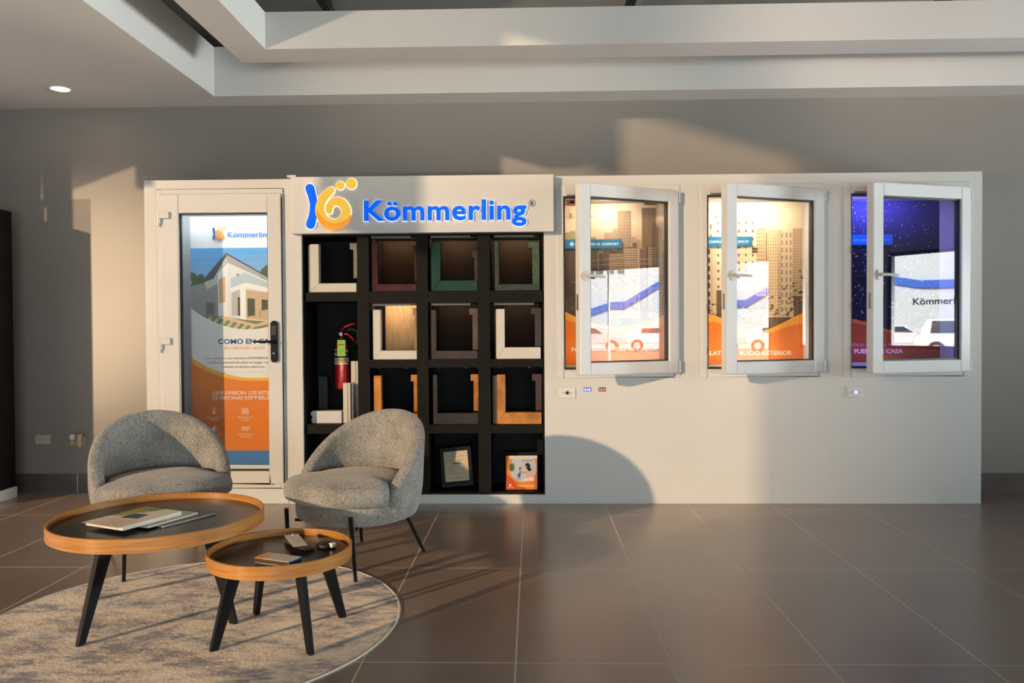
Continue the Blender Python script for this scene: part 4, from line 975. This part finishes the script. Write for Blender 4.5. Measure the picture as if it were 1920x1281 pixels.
# small controls under the windows
def switch_plate(x, z, bm, lab):
    t = empty('switch_plate', lab, 'switch', (x, D, z))
    b = MB(); b.box(-.061, .061, -.008, -.0005, -.039, .039, 'white_pvc'); b.build('cover_plate', t, .003)
    b = MB(); b.rod((.004, -.0085, 0), (.004, -.012, 0), .0145, .0145, 'grey_metal', 24); b.build('bezel', t)
    b = MB(); b.rod((0, -.0145, 0), (0, -.024, 0), .0125, .0115, bm, 24); b.build('push_button', t)
    for dx in (-.028, .030):
        b = MB(); b.rod((dx, -.0085, 0), (dx, -.0098, 0), .0028, .0028, 'black_metal', 10); b.build('screw', t)
switch_plate(.252, .822, 'button_red', 'white switch plate with dark red push button under the left window')
switch_plate(2.353, .820, 'button_blue', 'white switch plate with glowing blue button under the right window')
for x, m1, m2, s_, lab in ((.401, 'lcd_blue', 'lcd_blue_digit', '0.16', 'tiny blue digital readout under the left window'), (.509, 'lcd_red', 'lcd_red_digit', '16.4', 'tiny red digital readout under the left window')):
    t = empty('digital_display', lab, 'display', (x, D, .846))
    b = MB(); b.box(-.026, .026, -.005, -.0005, -.016, .016, m1); b.build('screen', t, .001)
    b = MB(); text_solid(b, s_, -.021, .021, -.010, .020, -.0062, -.0052, m2, bold=.02); b.build('digits', t)

# ------------------------------------------------------------------ armchairs
def arc_pt(th, r): return (r * sin(th), r * cos(th))
def chair(label, loc, rz):
    t = empty('armchair', label, 'armchair', loc, rz, group='pair of grey tub chairs')
    END = R(112); NT = 56
    # shell: swept section, th = 0 at the rear (+Y)
    ring_n = 0; V = []; rows = []
    for i in range(NT + 1):
        th = -END + 2 * END * i / NT; u = abs(th) / END
        top = .452 + .368 * max(0.0, cos(u * pi / 2)) ** .95
        lean = .055 * cos(min(u, 1) * pi / 2)
        taper = 1.0
        if u > .93: taper = max(.25, math.sqrt(max(0, 1 - ((u - .93) / .07) ** 2)))
        r0 = .325; r1 = .366; tk = .074 * taper
        rx = 1.0; ry = .96
        sec = []
        zs = [.268, .30, .36, .46]
        H = top
        mid = tk / 2
        def outer(z):
            k = min(1, max(0, (z - .268) / .19)); base = r0 + (r1 - r0) * (1 - (1 - k) ** 2)
            k2 = max(0, (z - .46) / .38); return base + lean * k2 - .02 * k2
        for z in (.268, .285, .32, .37, .43): sec.append((outer(min(z, H - .03)) - (0 if z > .27 else .01) - (.074 - tk) / 2, z))
        nseg = 6
        for k in range(1, nseg + 1):
            z = .43 + (H - .035 - .43) * k / nseg; sec.append((outer(z) - (.074 - tk) / 2, z))
        R_ = tk / 2; oc = outer(H - .035) - (.074 - tk) / 2 - R_
        for k in range(1, 6):
            a = pi * k / 6; sec.append((oc + R_ * cos(a), H - .035 + min(R_, .035) * sin(a)))
        for k in range(nseg, -1, -1):
            z = .43 + (H - .035 - .43) * k / nseg; sec.append((outer(z) - (.074 - tk) / 2 - tk, z))
        sec.append((outer(.37) - .074, .37)); sec.append((outer(.30) - .074, .285))
        row = []
        for r_, z in sec:
            row.append(len(V)); V.append((r_ * sin(th) * rx, r_ * cos(th) * ry, z))
        rows.append(row)
    n = len(rows[0]); F = []
    for i in range(NT):
        for j in range(n): F.append((rows[i][j], rows[i + 1][j], rows[i + 1][(j + 1) % n], rows[i][(j + 1) % n]))
    F.append(tuple(rows[0])); F.append(tuple(rows[-1][::-1]))
    b = MB(); b.add(V, F, 'grey_chenille'); o = b.build('backrest', t, smooth=True)
    sub = o.modifiers.new('s', 'SUBSURF'); sub.levels = sub.render_levels = 1
    # upholstered base drum
    def loop(scale, z, front=1.0, n=48):
        out = []
        for i in range(n):
            a = 2 * pi * i / n; x, y = sin(a), cos(a); p = 2.35
            k = (abs(x) ** p + abs(y) ** p) ** (-1 / p); out.append((x * k * scale, y * k * scale * (front if y < 0 else .93), z))
        return out
    prof = [(.27, .262), (.305, .264), (.317, .274), (.321, .30), (.323, .34), (.319, .368), (.29, .372)]
    b = MB(); V = []; n = 48
    for s_, z in prof: V += loop(s_, z, 1.0)
    F = [(k * n + i, k * n + (i + 1) % n, (k + 1) * n + (i + 1) % n, (k + 1) * n + i) for k in range(len(prof) - 1) for i in range(n)]
    F += [tuple(range(n))[::-1], tuple(range((len(prof) - 1) * n, len(prof) * n))]
    b.add(V, F, 'grey_chenille'); b.build('seat_base', t, smooth=True)
    # cushion: rear part sits inside the shell, front part spreads over the full width
    def cush(s, z, n=72):
        out = []
        for i in range(n):
            a = 2 * pi * i / n; th = a if a <= pi else a - 2 * pi; u = abs(th)
            inner = .284; outer_ = .375
            k = min(1, max(0, (u - R(104)) / R(13))); k = k * k * (3 - 2 * k)
            x, y = sin(a), cos(a); p = 2.35; q_ = (abs(x) ** p + abs(y) ** p) ** (-1 / p)
            r_ = (inner * (1 - k) + outer_ * min(q_, 1.08) * k) * s
            out.append((x * r_, y * r_ * (.93 if y > 0 else 1.03), z))
        return out
    prof = [(.80, .3735), (.93, .376), (.985, .388), (1.0, .410), (1.0, .435), (.985, .458), (.94, .475), (.84, .487), (.66, .496), (.40, .502), (.15, .504)]
    b = MB(); V = []; n = 72
    for s_, z in prof: V += cush(s_, z)
    F = [(k * n + i, k * n + (i + 1) % n, (k + 1) * n + (i + 1) % n, (k + 1) * n + i) for k in range(len(prof) - 1) for i in range(n)]
    F += [tuple(range(n))[::-1], tuple(range((len(prof) - 1) * n, len(prof) * n))]
    b.add(V, F, 'grey_chenille'); b.build('seat_cushion', t, smooth=True)
    # metal under-frame and legs
    b = MB(); pts = [(.235 * cos(2 * pi * k / 40), .235 * sin(2 * pi * k / 40), .252) for k in range(41)]
    b.tube(pts, .009, 'black_metal', 8)
    for sx_ in (-1, 1): b.tube([(sx_ * .215, -.27, .262), (sx_ * .14, -.18, .252)], .008, 'black_metal', 8)
    b.build('under_frame', t, smooth=True)
    for sx_ in (-1, 1):
        b = MB(); b.rod((sx_ * .222, -.325, .335), (sx_ * .23, -.30, .008), .0115, .009, 'black_metal', 12); lg = b.build('leg', t, smooth=False)
        b = MB(); b.rod((sx_ * .23, -.30, .0), (sx_ * .23, -.30, .008), .010, .010, 'black_rubber', 12); b.build('foot_cap', lg)
        b = MB(); b.rod((sx_ * .165, .20, .262), (sx_ * .23, .30, .008), .0115, .009, 'black_metal', 12); lg = b.build('leg', t)
        b = MB(); b.rod((sx_ * .23, .30, .0), (sx_ * .23, .30, .008), .010, .010, 'black_rubber', 12); b.build('foot_cap', lg)
    return t
chair('grey upholstered tub chair at left, in front of the display door', (-2.09, 4.33, .0065), R(34))
rc = chair('grey upholstered tub chair at right, in front of the black shelves', (-.979, 4.33, .0065), R(-27.4))

# ------------------------------------------------------------------ rug and tables
t = empty('round_rug', 'round distressed beige and grey rug under the coffee tables', 'rug', (-1.524, 3.434, 0))
b = MB(); b.lathe([(0, 0), (.906, 0), (.906, .0045), (.88, .006), (0, .006)], 'rug_pile', 96); b.build('pile', t)
b = MB(); b.lathe([(.9065, 0), (.916, 0), (.918, .003), (.914, .0062), (.9065, .0062)], 'paper', 96, closed=True); b.build('binding', t, smooth=True)

def table(label, loc, r, ztop, rimh, feet_r, a0, legw):
    t = empty('coffee_table', label, 'coffee table', loc, 0, group='pair of round tray tables')
    b = MB(); zt = ztop - loc[2]; zb = zt - rimh
    b.lathe([(r - .011, zb), (r - .001, zb), (r, zb + .001), (r, zt - .002), (r - .002, zt), (r - .009, zt), (r - .011, zt - .002)], 'rim_wood', 128, closed=True); b.build('rim', t, smooth=False)
    b = MB(); b.lathe([(0, zb + .006), (r - .0115, zb + .006), (r - .0115, zt - .030), (0, zt - .030)], 'table_black', 96); b.build('table_top', t)
    for k in range(4):
        a = a0 + k * pi / 2; lt = feet_r * .70
        d = Vector((cos(a), sin(a), 0)); s = Vector((-sin(a), cos(a), 0)); th = .014
        z1 = zb + .005
        A_ = d * (lt - legw * .62); B_ = d * (lt + legw * .38); F0 = d * (feet_r - .017); F1 = d * (feet_r + .017)
        V = []
        for sg in (-1, 1):
            o_ = s * th * sg
            V += [A_ + o_ + Vector((0, 0, z1)), B_ + o_ + Vector((0, 0, z1)), F1 + o_ * .8, F0 + o_ * .8]
        b = MB(); b.add(V, [(0, 1, 2, 3), (7, 6, 5, 4), (0, 4, 5, 1), (1, 5, 6, 2), (2, 6, 7, 3), (3, 7, 4, 0)], 'black_wood'); b.build('leg', t, .003)
    return t
table('larger round coffee table with wooden rim, holding magazines', (-1.72, 3.540, .0065), .458, .46, .060, .422, math.atan2(-.418, -.123) - R(4), .075)
table('smaller round coffee table with wooden rim, holding sample cards', (-1.078, 3.287, .0065), .298, .38, .055, .285, math.atan2(-.18, -.209), .062)

# magazines
BZ = .4305
def book(name, label, cx, cy, rz, w, l, h, z, cover, cov_art=None, group='magazines on the larger table'):
    t = empty(name, label, 'magazine', (cx, cy, z), rz, group=group)
    b = MB(); b.box(-w / 2 + .001, w / 2 - .001, -l / 2 + .001, l / 2 - .001, .0008, h - .0008, 'paper_edge'); b.build('pages', t)
    b = MB(); b.box(-w / 2, w / 2, -l / 2, l / 2, h - .0007, h, cover); b.box(-w / 2, w / 2, -l / 2, l / 2, 0, .0007, cover); b.box(-w / 2, -w / 2 + .0009, -l / 2, l / 2, .0007, h - .0007, cover); b.build('cover', t)
    if cov_art:
        o = cov_art.board('cover_print', (cov_art.r[1] - cov_art.r[0]) / w, t, .0002, step=.00004); o.rotation_euler = (R(-90), 0, 0); o.location = (-w / 2, l / 2, h + .0004)
    return t
def mag_art(seed, base, second, acc):
    A = Art(0, 0, 210, 297); r_ = random.Random(seed)
    A.rect(0, 0, 210, 297, base); A.poly([(0, 0), (120, 0), (60, 150), (0, 170)], second); A.poly([(60, 150), (150, 140), (210, 190), (210, 297), (40, 297)], srgb(226, 206, 180))
    A.poly([(60, 110), (135, 95), (150, 165), (70, 180)], acc); A.line([(40, 190), (70, 90), (150, 80)], 5, srgb(230, 215, 190)); A.text('VIVE', 20, 110, 45, 30, srgb(90, 110, 150), bold=.03)
    for k in range(10): A.rect(30 + r_.random() * 120, 200 + 9 * k, 120 + r_.random() * 80, 203 + 9 * k, srgb(190, 160, 130))
    return A
az = math.atan2(3.551 - 3.223, -1.65 + 1.713)
book('magazine', 'dark-covered magazine at the bottom of the pile, poking out to the right', -1.655, 3.560, R(-28), .205, .285, .008, BZ, 'cover_dark')
book('magazine', 'thin pale magazine in the middle of the pile', -1.720, 3.515, R(-22), .205, .285, .007, BZ + .0085, 'paper', mag_art(5, srgb(232, 220, 196), srgb(206, 190, 90), srgb(214, 190, 160)))
book('magazine', 'thick green and white catalogue on top of the pile', -1.795, 3.462, R(-24), .235, .31, .017, BZ + .016, 'paper', mag_art(2, srgb(226, 214, 190), srgb(158, 152, 60), srgb(62, 80, 120)))

# sample card decks on the small table
SZT = .3505
t = empty('sample_cards', 'stack of orange, white and blue sample cards at the front of the smaller table', 'sample cards', (-1.045, 3.150, SZT), R(-21))
b = MB(); b.box(-.085, .085, -.040, .040, 0, .003, 'card_cream'); b.build('bottom_card', t, .0005)
b = MB(); [b.box(-.084, .082, -.039, .039, .0035 + k * .003, .0055 + k * .003, 'card_brown') for k in range(5)]; b.build('inner_cards', t)
b = MB(); b.box(-.085, -.045, -.040, .040, .019, .022, 'card_orange'); b.box(-.045, .085, -.040, .040, .019, .022, 'card_cream'); b.build('top_card', t, .0005)
b = MB(); b.box(.083, .087, -.040, .040, 0, .0185, 'card_blue'); b.build('edge_card', t)
b = MB(); b.rod((-.073, .0, .0222), (-.073, .0, .0255), .004, .004, 'chrome', 14); b.build('rivet', t)
t = empty('sample_cards', 'fanned deck of dark colour cards with a cream top card on the smaller table', 'sample cards', (-1.045, 3.385, SZT), R(-52))
for k in range(6):
    b = MB(); b.box(-.09, .11, -.03, .03, 0, .0022, 'card_brown' if k % 2 else 'cover_dark'); b.build('card', t, .0004, loc=(0, .004 * (5 - k), .003 + k * .0042), rot=(0, R(-1.0), R(3.0 * (5 - k) - 10)))
b = MB(); b.box(-.09, .11, -.03, .03, 0, .0022, 'card_cream'); b.build('top_card', t, .0004, loc=(0, 0, .0285), rot=(0, R(0), R(-10)))
b = MB(); pts = [(-.075 + .009 * cos(2 * pi * k / 16), .014, .030 + .011 * sin(2 * pi * k / 16)) for k in range(17)]; b.tube(pts, .0013, 'chrome', 6); b.build('key_ring', t)
t = empty('hand_control', 'black gadget with pale end lying behind the card deck', 'gadget', (-.905, 3.372, SZT), R(-35))
b = MB(); b.lathe([(0, 0), (.036, 0), (.042, .006), (.040, .018), (.03, .024), (0, .026)], 'black_rubber', 28); b.build('body', t, smooth=True)
b = MB(); b.box(.028, .052, -.012, .012, .006, .026, 'paper'); b.build('end_cap', t, .004)
b = MB(); b.box(-.045, .0, .025, .052, .012, .016, 'paper'); b.build('tag', t, .001)

# ------------------------------------------------------------------ outside the shopfront (seen in the window panes)
b = MB(); b.box(8.2, 70, -60, 40, -.12, -.02, 'asphalt'); o = struct(b, 'floor')
r0 = Vector((.845, -.535, 0)).normalized(); U = Vector((.535, .845, 0)).normalized(); C0 = Vector((-3.3, 8.7, 0))
F0 = C0 + r0 * 50; ang = math.atan2(U.y, U.x)
# local frame: x along U, y along r0 turned 90 deg left of U is -r0 ... keep +y towards the shop
t = empty('white_building', 'white building with a blue stepped stair band across the street', 'building', tuple(F0), ang)
b = MB(); b.box(-16, 22, -6, -.01, -.02, 9, 'facade_white'); b.build('wall', t)
b = MB(); band = [(-16, 2.2), (-4.4, 2.2), (-2.1, 2.95), (-1.3, 2.95), (.8, 4.2), (1.4, 4.05), (2.4, 3.85), (22, 3.85)]
for (xa, za), (xb, zb) in zip(band[:-1], band[1:]): b.add([(xa, .0, za), (xb, .0, zb), (xb, .0, zb - .42), (xa, .0, za - .42), (xa, .3, za), (xb, .3, zb), (xb, .3, zb - .42), (xa, .3, za - .42)], [(0, 1, 2, 3), (7, 6, 5, 4), (0, 4, 5, 1), (3, 2, 6, 7), (0, 3, 7, 4), (1, 5, 6, 2)], 'facade_blue')
b.build('stair_band', t)
for x in (-6.2, -4.9, -3.7, -3.1, -2.4, -1.75, 6.0, 8.0):
    b = MB(); b.box(x, x + .45, 0, .05, 4.75, 5.15, 'facade_glass'); b.build('window', t)
b = MB(); b.box(-16, 22, .02, .35, 6.2, 6.5, 'facade_white'); b.build('cornice', t)
def car(label, u, d, body, suv=False):
    pos = C0 + r0 * d + U * u
    t = empty('parked_car', label, 'car', (pos.x, pos.y, 0), ang, group='cars parked across the street')
    L_, H, Wd = (4.5, 1.62, 1.8) if suv else (4.4, 1.38, 1.75)
    pr = [(-2.2, .45), (-2.22, .8), (-2.0, .95), (-1.75 if suv else -1.35, H - .04), (.6, H), (1.15, .98), (2.1, .85), (2.2, .45)]
    b = MB(); b.prism(pr, -Wd / 2, Wd / 2, body); b.build('body', t, .06)
    b = MB(); b.prism([(-1.62 if suv else -1.2, 1.0), (-1.55 if suv else -1.15, H - .12), (.5, H - .1), (.95, 1.0)], -Wd / 2 - .012, Wd / 2 + .012, 'car_glass'); b.build('side_windows', t)
    for x in (-1.4, 1.4):
        for y in (-Wd / 2, Wd / 2):
            b = MB(); b.rod((x, y - .1, .33), (x, y + .1, .33), .33, .33, 'tyre', 24); b.rod((x, y - .11, .33), (x, y + .11, .33), .19, .19, 'car_silver', 16); b.build('wheel', t)
    return t
car('silver saloon parked furthest left across the street', -3.2, 41, 'car_silver')
car('white saloon parked second from the left across the street', .9, 43, 'car_white')
car('white sport utility car parked furthest right across the street', 3.9, 38, 'car_white', True)
b = MB(); b.box(-14, 20, -.15, .15, -.02, .35, 'kerb_red'); o = b.build('low_wall', loc=tuple(C0 + r0 * 30), rot=(0, 0, ang)); tag(o, 'low reddish wall along the car park', 'low wall')
